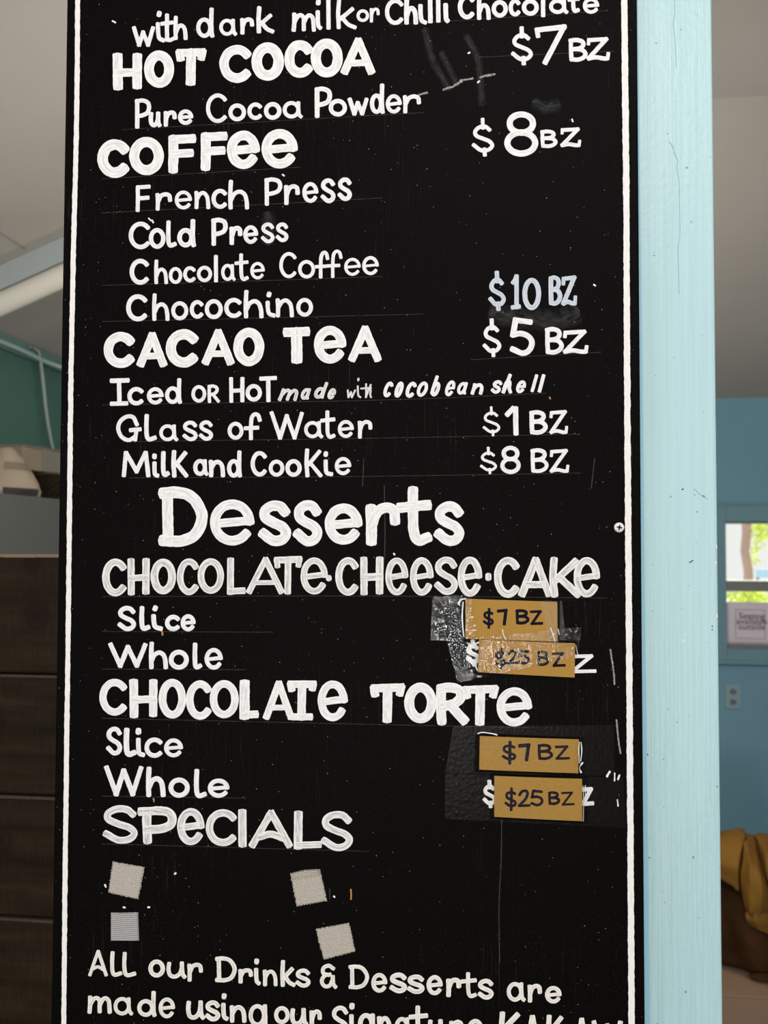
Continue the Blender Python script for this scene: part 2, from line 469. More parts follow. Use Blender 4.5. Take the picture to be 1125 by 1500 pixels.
# wall outlet
ox0, ox1 = hit(1062, 1020, 1, YB).x, hit(1085, 1020, 1, YB).x
oz0, oz1 = hit(1074, 1038, 1, YB).z, hit(1074, 1003, 1, YB).z
ot = empty('wall_outlet', 'grey double wall socket below the window beside the blue post', 'outlet')
ot.location = ((ox0 + ox1) / 2, YB, (oz0 + oz1) / 2)
ow, oh = (ox1 - ox0), (oz1 - oz0)
obj('cover_plate', new_box(-ow / 2, ow / 2, -0.006, 0, -oh / 2, oh / 2, 0.002), mat('outlet_plate', (0.27, 0.385, 0.42), 0.4), ot)
for s in (-1, 1):
    bm = bmesh.new(); bmesh.ops.create_cone(bm, cap_ends=True, segments=24, radius1=ow * 0.22, radius2=ow * 0.20, depth=0.004)
    bmesh.ops.rotate(bm, verts=bm.verts, matrix=Matrix.Rotation(R(90), 3, 'X'))
    bmesh.ops.translate(bm, verts=bm.verts, vec=(0, -0.0075, s * oh * 0.22))
    soc = obj('socket', bm, mat('socket_face', (0.14, 0.21, 0.23), 0.4), ot)
    bm = bmesh.new()
    for q in (-1, 1): box(bm, q * 0.007 - 0.0015, q * 0.007 + 0.0015, -0.0105, -0.0094, s * oh * 0.22 - 0.005, s * oh * 0.22 + 0.005)
    obj('slot', bm, M_TEXT, soc)

# ------------------------------------------------------------------ outside, seen through the window
bm = bmesh.new(); box(bm, -8, 12, YB + 0.2, YB + 24, -0.25, -0.12)
tag(obj('ground', bm, mat('pale_sunny_ground', (0.62, 0.58, 0.48), 0.9)), kind='structure')
YT = YB + 3.0
M_BARK = wall_material('pinkish_bark', (0.55, 0.30, 0.22), (0.42, 0.24, 0.18))
M_LEAF = mat('sunlit_leaf', (0.42, 0.52, 0.05), 0.6)
n = N(M_LEAF)
tr = n.n('BsdfTranslucent'); tr.inputs[0].default_value = (0.75, 0.85, 0.06, 1); mx = n.n('MixShader'); mx.inputs[0].default_value = 0.6
n.l(n.b.outputs[0], mx.inputs[1]); n.l(tr.outputs[0], mx.inputs[2]); n.l(mx.outputs[0], M_LEAF.node_tree.nodes['Material Output'].inputs[0])
tree = empty('garden_tree', 'leafy yellow green tree with a pinkish brown trunk outside the window', 'tree')
q = hit(1096, 850, 1, YT)
tree.location = (q.x, YT, -0.12)
def rel(px, py, yy=YT):
    return hit(px, py, 1, yy) - tree.location
bm = bmesh.new()
tube(bm, [(0.02, 0, -0.02), (0.015, 0, 0.7), rel(1096.5, 855), rel(1096, 835), rel(1091, 806), rel(1094, 780), rel(1092, 740), rel(1090, 690)],
     [0.08, 0.055, 0.038, 0.036, 0.034, 0.036, 0.04, 0.03], 12)
obj('trunk', bm, M_BARK, tree, smooth=True)
def leaves(cx, n_, rad, size, rng):
    bm = bmesh.new()
    for _ in range(n_):
        v = Vector((rng.gauss(0, 1), rng.gauss(0, 1), rng.gauss(0, 1))) * 0.45
        p = cx + Vector((v.x * rad.x, v.y * rad.y, v.z * rad.z))
        a = Vector((rng.uniform(-1, 1), rng.uniform(-1, 1), rng.uniform(-1, 1))).normalized()
        b = a.orthogonal().normalized(); s = size * rng.uniform(0.6, 1.3)
        m_ = p + a * s * 0.5
        poly(bm, [p, m_ + b * s * 0.28, p + a * s, m_ - b * s * 0.28])
    return bm
rng = random.Random(3)
bm = leaves(rel(1116, 772), 90, Vector((0.10, 0.12, 0.05)), 0.05, rng)
for a in ((1126, 785, 60, 0.09, 0.05), (1106, 800, 34, 0.03, 0.07), (1105, 820, 20, 0.03, 0.06), (1135, 765, 80, 0.14, 0.06), (1112, 786, 30, 0.06, 0.05)):
    b2 = leaves(rel(a[0], a[1]), a[2], Vector((a[3], 0.1, a[4])), 0.045, rng)
    me = bpy.data.meshes.new('tmp'); b2.to_mesh(me); b2.free(); bm.from_mesh(me); bpy.data.meshes.remove(me)
obj('foliage', bm, M_LEAF, tree)
q = hit(1096, 875, 1, YB + 2.2)
shrub = tag(obj('garden_shrub', leaves(Vector((0, 0, 0.08)), 260, Vector((0.16, 0.14, 0.055)), 0.05, rng), M_LEAF),
            'low yellow green shrub outside, showing just above the notice', 'shrub')
shrub.location = (q.x, YB + 2.2, q.z - 0.08)
bm = bmesh.new(); tube(bm, [(0, 0, 0.1), (0.01, 0.01, -0.4), (0, 0, -(q.z - 0.08) - 0.13)], [0.008, 0.014, 0.02], 8)
obj('stem', bm, M_BARK, shrub)
s0 = hit(1108, 846, 1, YT + 1.0); s1 = hit(1146, 834, 1, YT + 1.0)
sg = empty('street_board', 'small pale blue board standing outside behind the tree', 'board')
sg.location = ((s0.x + s1.x) / 2, YT + 1.0, -0.12)
hw_ = (s1.x - s0.x) / 2
obj('panel', new_box(-hw_, hw_, 0, 0.02, s0.z + 0.12, s1.z + 0.12, 0.003), mat('pale_blue_panel', (0.42, 0.68, 0.90), 0.6), sg)
for s in (-1, 1):
    obj('leg', new_box(s * hw_ * 0.8 - 0.012, s * hw_ * 0.8 + 0.012, 0.021, 0.045, 0, s1.z + 0.11), M_RAIL, sg)

# ------------------------------------------------------------------ left side: cabinet and what stands on it
XC = XL + 0.42                                    # front of the tall cabinet
pc = hit(40, 726, 0, XC)
ZC = pc.z
y0c, y1c = 0.55, 2.6
cab = empty('storage_cabinet', 'tall plain grey cabinet along the left wall behind the planks', 'cabinet')
cab.location = ((XL + XC) / 2, (y0c + y1c) / 2, 0)
M_CAB = wall_material('grey_cabinet_paint', (0.10, 0.10, 0.092), (0.092, 0.092, 0.085), 0.5)
hx, hy = (XC - XL) / 2 - 0.004, (y1c - y0c) / 2
obj('body', new_box(-hx, hx - 0.02, -hy, hy, 0.0, ZC - 0.001, 0.003), M_CAB, cab)
dr = obj('door', new_box(hx - 0.0195, hx, -hy, hy, 0.06, ZC, 0.003), M_CAB, cab)
bm = bmesh.new(); box(bm, hx + 0.0005, hx + 0.02, -0.6, -0.58, 0.85, 1.05, 0.004)
obj('handle', bm, M_RAIL, dr)

XI = XC - 0.10                                    # items stand a little behind the cabinet edge
def at(px, py, x=XI):
    return hit(px, py, 0, x)
# pale sack with a printed band
bm = bmesh.new()
a, b_, top = at(-34, 724), at(42, 724), at(-6, 652)
cy, wy, hh = (a.y + b_.y) / 2, (b_.y - a.y) / 2, top.z - ZC
prof = [(0.0, 0.92, 1.0), (0.12, 1.0, 1.05), (0.30, 0.86, 1.0), (0.50, 0.58, 0.85), (0.66, 0.42, 0.65), (0.8, 0.30, 0.5), (0.92, 0.22, 0.35), (1.0, 0.10, 0.2)]
rings = []
for hz, rx, ry in prof:
    ring = []
    for k in range(28):
        an = k * 2 * math.pi / 28
        r = 1 + 0.05 * math.sin(an * 5 + hz * 7) + 0.03 * math.sin(an * 11 + hz * 3)
        ring.append(bm.verts.new((0.075 * ry * r * math.cos(an), wy * rx * r * math.sin(an), hh * hz)))
    rings.append(ring)
for r0_, r1_ in zip(rings, rings[1:]):
    for k in range(28): bm.faces.new((r0_[k], r0_[(k + 1) % 28], r1_[(k + 1) % 28], r1_[k]))
bm.faces.new(rings[-1]); bm.faces.new(rings[0][::-1])
M_SACK = wall_material('cream_paper_sack', (0.36, 0.30, 0.22), (0.28, 0.23, 0.165))
sack = tag(obj('paper_sack', bm, M_SACK, smooth=True), 'slumped cream paper sack on the grey cabinet at the left edge', 'sack')
sack.location = (XI, cy, ZC)
def sack_band(h0, h1, k0, k1, m, name):
    bm = bmesh.new(); rows = []
    for j in range(5):
        h = h0 + (h1 - h0) * j / 4
        for i in range(len(prof) - 1):
            if prof[i][0] <= h <= prof[i + 1][0]:
                f = (h - prof[i][0]) / (prof[i + 1][0] - prof[i][0]); rx = prof[i][1] + f * (prof[i + 1][1] - prof[i][1]); ry = prof[i][2] + f * (prof[i + 1][2] - prof[i][2]); break
        row = []
        for k in range(13):
            an = R(k0 + (k1 - k0) * k / 12)
            r = 1.03 + 0.05 * math.sin(an * 5 + h * 7) + 0.03 * math.sin(an * 11 + h * 3)
            row.append(bm.verts.new((0.075 * ry * r * math.cos(an), wy * rx * r * math.sin(an), hh * h)))
        rows.append(row)
    for r0_, r1_ in zip(rows, rows[1:]):
        for k in range(12): bm.faces.new((r0_[k], r0_[k + 1], r1_[k + 1], r1_[k]))
    return obj(name, bm, m, sack, smooth=True)
sack_band(0.52, 0.68, -60, 75, mat('brown_printed_band', (0.20, 0.16, 0.11), 0.8), 'printed_band')
sack_band(0.02, 0.16, -50, 6, mat('black_print_patch', (0.02, 0.018, 0.015), 0.7), 'printed_patch')
sack_band(0.10, 0.36, 50, 76, mat('tan_print_patch', (0.36, 0.29, 0.20), 0.8), 'printed_patch')

# basket with two cartons in it
XBK = XL + 0.14
b0, b1 = at(38, 722, XBK), at(104, 722, XBK)
bh = at(60, 697, XBK).z - ZC
bas = empty('wicker_basket', 'dark brown basket on the grey cabinet under the cream cartons', 'basket')
bas.location = (XBK, (b0.y + b1.y) / 2, ZC)
wyb = (b1.y - b0.y) / 2
M_WICK = wall_material('dark_wicker', (0.075, 0.05, 0.022), (0.028, 0.018, 0.009))
bm = bmesh.new()
NS, NH = 44, 9
rows = []
for j in range(NH + 1):
    row = []
    for k in range(NS):
        an = k * 2 * math.pi / NS
        r = (0.86 + 0.14 * j / NH) * (1 + 0.02 * (1 if (k + j) % 2 else -1))
        ca, sa = math.cos(an), math.sin(an)
        e = 0.6
        row.append(bm.verts.new((0.085 * r * abs(ca) ** e * (1 if ca > 0 else -1), wyb * r * abs(sa) ** e * (1 if sa > 0 else -1), bh * j / NH)))
    rows.append(row)
for r0_, r1_ in zip(rows, rows[1:]):
    for k in range(NS): bm.faces.new((r0_[k], r0_[(k + 1) % NS], r1_[(k + 1) % NS], r1_[k]))
bm.faces.new(rows[0][::-1])
bmesh.ops.solidify(bm, geom=bm.faces[:], thickness=0.004)
obj('woven_body', bm, M_WICK, bas)
bm = bmesh.new(); pts = []
for k in range(NS + 1):
    an = k * 2 * math.pi / NS; ca, sa = math.cos(an), math.sin(an)
    pts.append((0.085 * abs(ca) ** 0.6 * (1 if ca > 0 else -1), wyb * abs(sa) ** 0.6 * (1 if sa > 0 else -1), bh))
tube(bm, pts, 0.005, 8)
bl = [bm.verts.new((p_[0] * 0.98, p_[1] * 0.98, bh + 0.0045)) for p_ in pts[:-1]]
bm.faces.new(bl)
obj('lid', bm, M_WICK, bas, smooth=True)
M_CART = wall_material('cream_carton', (0.33, 0.27, 0.20), (0.28, 0.23, 0.17))
M_CART2 = wall_material('pale_grey_carton', (0.27, 0.25, 0.20), (0.24, 0.22, 0.18))
for (pa, pb, ptop, lab, m) in ((34, 62, 656, 'cream carton on the basket, next to the pale sack', M_CART),
                               (63.5, 99, 660, 'pale grey carton on the basket, next to the black menu board', M_CART2)):
    xx = XBK + 0.05
    c0, c1 = at(pa, 690, xx), at(pb, 690, xx); zt_ = at((pa + pb) / 2, ptop, xx).z
    t_ = empty('carton', lab, 'carton', 'cartons on the basket')
    t_.location = (xx - 0.05, (c0.y + c1.y) / 2, ZC + bh + 0.006)
    hyc = (c1.y - c0.y) / 2
    obj('box_body', new_box(-0.05, 0.05, -hyc, hyc, 0, zt_ - ZC - bh - 0.006, 0.004), m, t_)
    obj('lid_flap', new_box(-0.048, 0.0515, -hyc * 0.97, hyc * 0.97, zt_ - ZC - bh - 0.0055, zt_ - ZC - bh - 0.002, 0.001), m, t_)

# white cord hanging down the left wall
bm = bmesh.new()
pts = []
for (px, py) in ((45, 508), (56, 514), (60, 535), (63, 560), (66, 590), (70, 620), (75, 648), (80, 668), (90, 700), (92, 740)):
    pts.append(hit(px, py, 0, XL + 0.03))
tube(bm, [Vector((p.x, p.y, p.z)) for p in pts], 0.006, 8)
tag(obj('power_cord', bm, mat('grey_white_cord', (0.36, 0.42, 0.38), 0.6), smooth=True), 'pale cord hanging down the green left wall', 'cord')
bm = bmesh.new()
tube(bm, [hit(px, py, 0, XL + 0.032) for (px, py) in ((-30, 489), (0, 500), (25, 510), (45, 519), (60, 527), (100, 542))], 0.008, 8)
tag(obj('wall_cable', bm, mat('pale_teal_cable', (0.42, 0.56, 0.52), 0.5), smooth=True), 'pale cable running along the top of the left wall', 'cable')

# plank partition close behind the board
YP = 0.30
pa = hit(40, 813, 1, YP)
zs = [hit(40, py, 1, YP).z for py in (813, 992.5, 1170, 1346)]
step = (zs[0] - zs[3]) / 3
x0p, x1p = hit(0, 1000, 1, YP).x - 0.35, hit(300, 1000, 1, YP).x
M_EDGE = wall_material('bare_worn_wood', (0.30, 0.21, 0.14), (0.20, 0.14, 0.09))
M_EDGE2 = wall_material('rubbed_wood_edge', (0.070, 0.047, 0.032), (0.045, 0.030, 0.020))
par = empty('plank_partition', 'dark stained partition of wide horizontal planks left of the menu board', 'partition')
par.location = ((x0p + x1p) / 2, YP, 0)
hxp = (x1p - x0p) / 2
zt_ = zs[0]; k = 0
while zt_ > 0.02:
    zb_ = max(zt_ - step, 0.0)
    bm = new_box(-hxp, hxp, random.uniform(-0.0015, 0.0015), 0.036, zb_ + 0.0016, zt_, 0.0042, 3)
    pk = obj('plank', bm, M_PLANK, par)
    bm = bmesh.new()
    for q_ in range(14):
        xa_, xb__ = -hxp + 2 * hxp * q_ / 14, -hxp + 2 * hxp * (q_ + 1) / 14
        zz_ = random.uniform(0.0, 0.0007)
        box(bm, xa_, xb__, -0.0022, 0.034, zt_ - 0.0031 - zz_, zt_ + 0.0003, 0.0008, 1)
    e_ = obj('worn_edge', bm, M_EDGE if k == 0 else M_EDGE2, pk)
    if k == 0: e_['label'] = 'pale worn top edge'
    zt_ = zb_; k += 1
for s in (-1, 1):
    obj('post', new_box(s * (hxp - 0.06) - 0.03, s * (hxp - 0.06) + 0.03, 0.0365, 0.09, 0, zs[0] - 0.03, 0.003), M_PLANK, par)

# ------------------------------------------------------------------ right side: sack on a cardboard box
YX = 1.75
bt = hit(1090, 1462, 1, YX)                       # front top edge of the box
X0 = hit(1040, 1462, 1, YX).x - 0.14
M_CARD = wall_material('brown_cardboard', (0.30, 0.19, 0.125), (0.26, 0.165, 0.105))
cb = empty('cardboard_box', 'closed brown cardboard box on the floor under the golden sack', 'box')
BW, BD = 0.62, 0.50
cb.location = (X0 + BW / 2, YX + BD / 2, 0)
obj('box_body', new_box(-BW / 2, BW / 2, -BD / 2, BD / 2, 0, bt.z, 0.004), M_CARD, cb)
obj('top_flap', new_box(-BW / 2 + .001, BW / 2 - .001, -BD / 2 - 0.002, -0.004, bt.z + 0.0005, bt.z + 0.005, 0.0015), M_CARD, cb)
obj('top_flap', new_box(-BW / 2 + .001, BW / 2 - .001, 0.004, BD / 2, bt.z + 0.0005, bt.z + 0.005, 0.0015), M_CARD, cb)

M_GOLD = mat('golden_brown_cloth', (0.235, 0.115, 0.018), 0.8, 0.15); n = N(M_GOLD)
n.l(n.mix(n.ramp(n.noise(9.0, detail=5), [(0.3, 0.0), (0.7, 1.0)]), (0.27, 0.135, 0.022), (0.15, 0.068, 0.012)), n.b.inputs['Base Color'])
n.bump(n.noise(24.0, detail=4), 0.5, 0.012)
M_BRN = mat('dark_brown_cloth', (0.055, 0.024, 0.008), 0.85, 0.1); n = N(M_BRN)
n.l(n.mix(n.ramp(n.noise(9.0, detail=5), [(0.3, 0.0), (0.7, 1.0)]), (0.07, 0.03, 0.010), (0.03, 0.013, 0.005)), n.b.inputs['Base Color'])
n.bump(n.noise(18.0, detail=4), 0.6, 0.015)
YS = YX + 0.26
def S(px, py, y=YS): return hit(px, py, 1, y)
sk = empty('cloth_sack', 'golden brown cloth sack with a folded over top slumped on the cardboard box', 'sack')
cX = S(1098, 1320)
sk.location = (cX.x, YS, bt.z + 0.008)
def srel(px, py, y): return hit(px, py, 1, y) - sk.location
topz = srel(1098, 1222, YS).z
bm = bmesh.new()
bmesh.ops.create_icosphere(bm, subdivisions=5, radius=1.0)
rx = 0.155
for v in bm.verts:
    c = v.co.copy()
    zz = c.z
    wid = 1.0 + 0.12 * math.cos((zz + 0.3) * 2.2)
    if zz < -0.55: zz = -0.55 - (abs(zz) - 0.55) * 0.12
    fold = 0.035 * math.sin(9 * math.atan2(c.y, c.x) + 3 * c.z) + 0.10 * (noise.noise(c * 1.9) )
    hgt = (zz + 0.604) / 1.604
    v.co = Vector((c.x * rx * wid * (1 + fold), c.y * 0.17 * wid * (1 + fold), max(0.002, hgt * (topz - 0.01) * (1 + 0.04 * noise.noise(c * 2.3)))))
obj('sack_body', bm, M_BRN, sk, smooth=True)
# folded-over top: panels of cloth hanging over the front, traced as flaps with thickness
def flap(name, cols, m, thick=0.012, bulge=0.03):
    """cols: list of columns, each a list of (px, py, y offset) from top to hem"""
    bm = bmesh.new(); rows = []
    NC, NR = 10, 16
    grid = []
    for c in cols:
        P = [Vector(srel(px, py, YS + yo)) for (px, py, yo) in c]
        # resample each column with Catmull-Rom in 3D
        out_ = []
        for i in range(len(P) - 1):
            p0_ = P[i - 1] if i else P[0] * 2 - P[1]; p3_ = P[i + 2] if i + 2 < len(P) else P[-1] * 2 - P[-2]
            for q_ in range(6):
                t_ = q_ / 6
                out_.append(0.5 * ((2 * P[i]) + (P[i + 1] - p0_) * t_ + (2 * p0_ - 5 * P[i] + 4 * P[i + 1] - p3_) * t_ ** 2 + (3 * P[i] - p0_ - 3 * P[i + 1] + p3_) * t_ ** 3))
        out_.append(P[-1]); grid.append(out_)
    G2 = []
    for i in range(len(grid) - 1):
        for q_ in range(5):
            t_ = q_ / 5
            s_ = t_ * t_ * (3 - 2 * t_)
            G2.append([a_.lerp(b_, s_ if q_ else 0) for a_, b_ in zip(grid[i], grid[i + 1])])
    G2.append(grid[-1])
    V = [[bm.verts.new(p + Vector((0, 0.006 * noise.noise(p * 22), 0))) for p in c] for c in G2]
    for c0_, c1_ in zip(V, V[1:]):
        for i in range(len(c0_) - 1): bm.faces.new((c0_[i], c0_[i + 1], c1_[i + 1], c1_[i]))
    bmesh.ops.recalc_face_normals(bm, faces=bm.faces)
    bmesh.ops.solidify(bm, geom=bm.faces[:], thickness=thick)
    return obj(name, bm, m, sk, smooth=True)
flap('folded_top', [[(1030, 1232, 0.03), (1032, 1222, -0.05), (1034, 1250, -0.135), (1036, 1276, -0.15)],
                    [(1058, 1226, 0.05), (1058, 1218, -0.05), (1060, 1260, -0.165), (1062, 1292, -0.17)],
                    [(1084, 1222, 0.05), (1084, 1215, -0.05), (1082, 1265, -0.175), (1081, 1302, -0.18)],
                    [(1092, 1222, 0.05), (1090, 1216, -0.05), (1088, 1240, -0.125), (1085, 1308, -0.14)]], M_GOLD)
flap('folded_top', [[(1082, 1222, 0.03), (1088, 1222, -0.06), (1089, 1250, -0.150), (1084, 1290, -0.18), (1092, 1334, -0.185)],
                    [(1094, 1222, 0.03), (1094, 1224, -0.06), (1098, 1262, -0.200), (1099, 1310, -0.225), (1098, 1338, -0.215)],
                    [(1104, 1222, 0.03), (1104, 1230, -0.06), (1112, 1272, -0.200), (1116, 1306, -0.225), (1112, 1344, -0.21)],
                    [(1116, 1222, 0.03), (1116, 1244, -0.06), (1124, 1290, -0.165), (1130, 1316, -0.17), (1130, 1342, -0.175)]], M_GOLD)
flap('folded_top', [[(1110, 1220, 0.05), (1108, 1222, -0.05), (1112, 1246, -0.10), (1119, 1290, -0.12)],
                    [(1122, 1222, 0.05), (1120, 1224, -0.05), (1122, 1262, -0.185), (1128, 1306, -0.19)],
                    [(1144, 1228, 0.05), (1144, 1226, -0.05), (1146, 1262, -0.17), (1148, 1312, -0.17)],
                    [(1164, 1240, 0.05), (1164, 1238, -0.04), (1166, 1266, -0.12), (1166, 1310, -0.12)]], M_GOLD)
flap('hem', [[(1092, 1334, -0.185), (1093, 1346, -0.205), (1098, 1356, -0.20)],
             [(1104, 1338, -0.215), (1108, 1352, -0.225), (1112, 1364, -0.21)],
             [(1124, 1336, -0.20), (1126, 1352, -0.215), (1132, 1372, -0.20)],
             [(1150, 1336, -0.17), (1152, 1352, -0.185), (1156, 1370, -0.17)]], M_GOLD, thick=0.010)
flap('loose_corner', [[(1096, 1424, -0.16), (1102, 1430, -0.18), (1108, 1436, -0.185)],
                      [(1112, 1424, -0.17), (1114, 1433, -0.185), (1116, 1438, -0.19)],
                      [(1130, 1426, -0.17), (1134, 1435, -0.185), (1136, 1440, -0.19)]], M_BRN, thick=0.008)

# ------------------------------------------------------------------ pale blue post
YPo = 0.020
px0 = hit(900, 750, 1, YPo).x
tl, bl = hit(943.5, 0, 1, YPo), hit(951.5, 1500, 1, YPo)
tr_, br_ = hit(1043, 0, 1, YPo), hit(1059, 1500, 1, YPo)
def xl_at(z, a, b): return a.x + (b.x - a.x) * (z - a.z) / (b.z - a.z)
post = empty('wooden_post', 'pale blue painted square post behind the right edge of the menu board', 'post')
post.location = ((tl.x + tr_.x) / 2, YPo + 0.045, 0)
bm = bmesh.new()
V = []
for z in (0.0, ZF - 0.001):
    xl_, xr_ = xl_at(z, tl, bl) - 0.035, xl_at(z, tr_, br_)
    for (x, y) in ((xl_, YPo), (xr_, YPo), (xr_, YPo + 0.09), (xl_, YPo + 0.09)):
        V.append(bm.verts.new(Vector((x, y, z)) - post.location))
for f in ((0, 1, 2, 3), (4, 7, 6, 5), (0, 4, 5, 1), (1, 5, 6, 2), (2, 6, 7, 3), (3, 7, 4, 0)):
    bm.faces.new([V[i] for i in f])
bmesh.ops.bevel(bm, geom=[e for e in bm.edges if abs(e.verts[0].co.z - e.verts[1].co.z) > 1], offset=0.0022, segments=3, affect='EDGES', profile=0.5)
bmesh.ops.recalc_face_normals(bm, faces=bm.faces)
obj('shaft', bm, M_POST, post)
bm = bmesh.new()
V = []
for z in (0.0, hit(940, -200, 1, YPo).z):        # tapers away behind the board above
    xa, xb = xl_at(z, hit(930, 0, 1, YPo), hit(938, 1500, 1, YPo)), xl_at(z, hit(934.6, 0, 1, YPo), hit(952, 1500, 1, YPo))
    for (x, y) in ((xa, YPo - 0.00012), (xb, YPo - 0.00012), (xb, YPo + 0.0005), (xa, YPo + 0.0005)):
        V.append(bm.verts.new(Vector((x, y, z)) - post.location))
for f in ((0, 1, 2, 3), (4, 7, 6, 5), (0, 4, 5, 1), (1, 5, 6, 2), (2, 6, 7, 3), (3, 7, 4, 0)):
    bm.faces.new([V[i] for i in f])
bmesh.ops.recalc_face_normals(bm, faces=bm.faces)
tag(obj('edge_strip', bm, M_EDGE_STRIP, post), 'deeper blue strip beside the board')


# ------------------------------------------------------------------ brush strokes
def ribbon(bm, uvl, P, w, off, plane_y=0.0, cap=0.9, power=3.0, jit=0.07, org=Vector((0, 0, 0)), taper=(1, 1), to3=None, closed=False):
    """one brush stroke: P in pixels of the board's surface, w its width in pixels"""
    # resample evenly
    L = [0.0]
    for a, b in zip(P, P[1:]): L.append(L[-1] + (b - a).length)
    tot = L[-1]
    step_ = max(1.1, min(2.6, w * 0.22))
    n_ = max(2, int(tot / step_))
    Q = []; j = 0
    for i in range(n_ + 1):
        s = tot * i / n_
        while j < len(L) - 2 and L[j + 1] < s: j += 1
        f = (s - L[j]) / max(1e-6, L[j + 1] - L[j])
        Q.append(P[j].lerp(P[j + 1], max(0, min(1, f))))
    hw = w / 2
    T = []
    for i in range(len(Q)):
        a = Q[min(i + 1, len(Q) - 1)] - Q[max(i - 1, 0)]
        if closed and i in (0, len(Q) - 1): a = Q[1] - Q[-2]
        if a.length < 1e-6: a = Vector((0, 1))
        T.append(a.normalized())
    secs = []
    NCAP = 0 if closed else 5
    for k in range(NCAP):                                   # rounded start
        u = 1 - k / NCAP
        secs.append((Q[0] - T[0] * hw * cap * u, T[0], (1 - u ** power) ** (1 / power), -hw * cap * u))
    for i, (q_, t_) in enumerate(zip(Q, T)):
        secs.append((q_, t_, 1.0, tot * i / (len(Q) - 1)))
    for k in range(1, NCAP + 1):
        u = k / NCAP
        secs.append((Q[-1] + T[-1] * hw * cap * u, T[-1], max(0.0, (1 - u ** power)) ** (1 / power), tot + hw * cap * u))
    sd = random.uniform(0, 500); vo_ = random.uniform(0, 200)
    full = tot + hw * 2
    h = 0.00022 + off
    rows = []
    for (q_, t_, ws, s) in secs:
        nrm = Vector((-t_.y, t_.x))
        fr = (s + hw) / full
        tp = taper[0] + (taper[1] - taper[0]) * fr
        if closed:                                          # the loop meets itself
            k_ = min(1.0, 4 * min(s, tot - s) / tot)
        else: k_ = 1.0
        jl = 1 + k_ * jit * noise.noise(Vector((s * 0.12, sd, 0))) + k_ * jit * 0.5 * noise.noise(Vector((s * 0.55, sd, 3)))
        jr = 1 + k_ * jit * noise.noise(Vector((s * 0.12, sd, 9))) + k_ * jit * 0.5 * noise.noise(Vector((s * 0.55, sd, 7)))
        row = []
        for (u, hh_) in ((0.0, 0.15), (0.08, 1.0), (0.36, 0.85), (0.64, 0.85), (0.92, 1.0), (1.0, 0.15)):
            e = (u - 0.5) * 2
            p = q_ + nrm * (hw * ws * tp * e * (jl if e < 0 else jr))
            v3 = to3(p) if to3 else B(p.x, p.y, plane_y)
            v = bm.verts.new(v3 - org + Vector((0, -h * hh_ - off * 0.2, 0)))
            row.append((v, u, s * 0.22 / max(1.0, 1) + vo_))
        rows.append(row)
    for r0_, r1_ in zip(rows, rows[1:]):
        for k in range(5):
            q4 = (r0_[k], r0_[k + 1], r1_[k + 1], r1_[k])
            try: f = bm.faces.new([x[0] for x in q4])
            except ValueError: continue
            for lp, x in zip(f.loops, q4): lp[uvl].uv = (x[1] + sd, x[2]) if False else (x[1], x[2])

def arc(cx, cy, rx, ry, a0, a1, n=28):
    return [(cx + rx * math.cos(R(a0 + (a1 - a0) * i / n)), cy + ry * math.sin(R(a0 + (a1 - a0) * i / n))) for i in range(n + 1)]

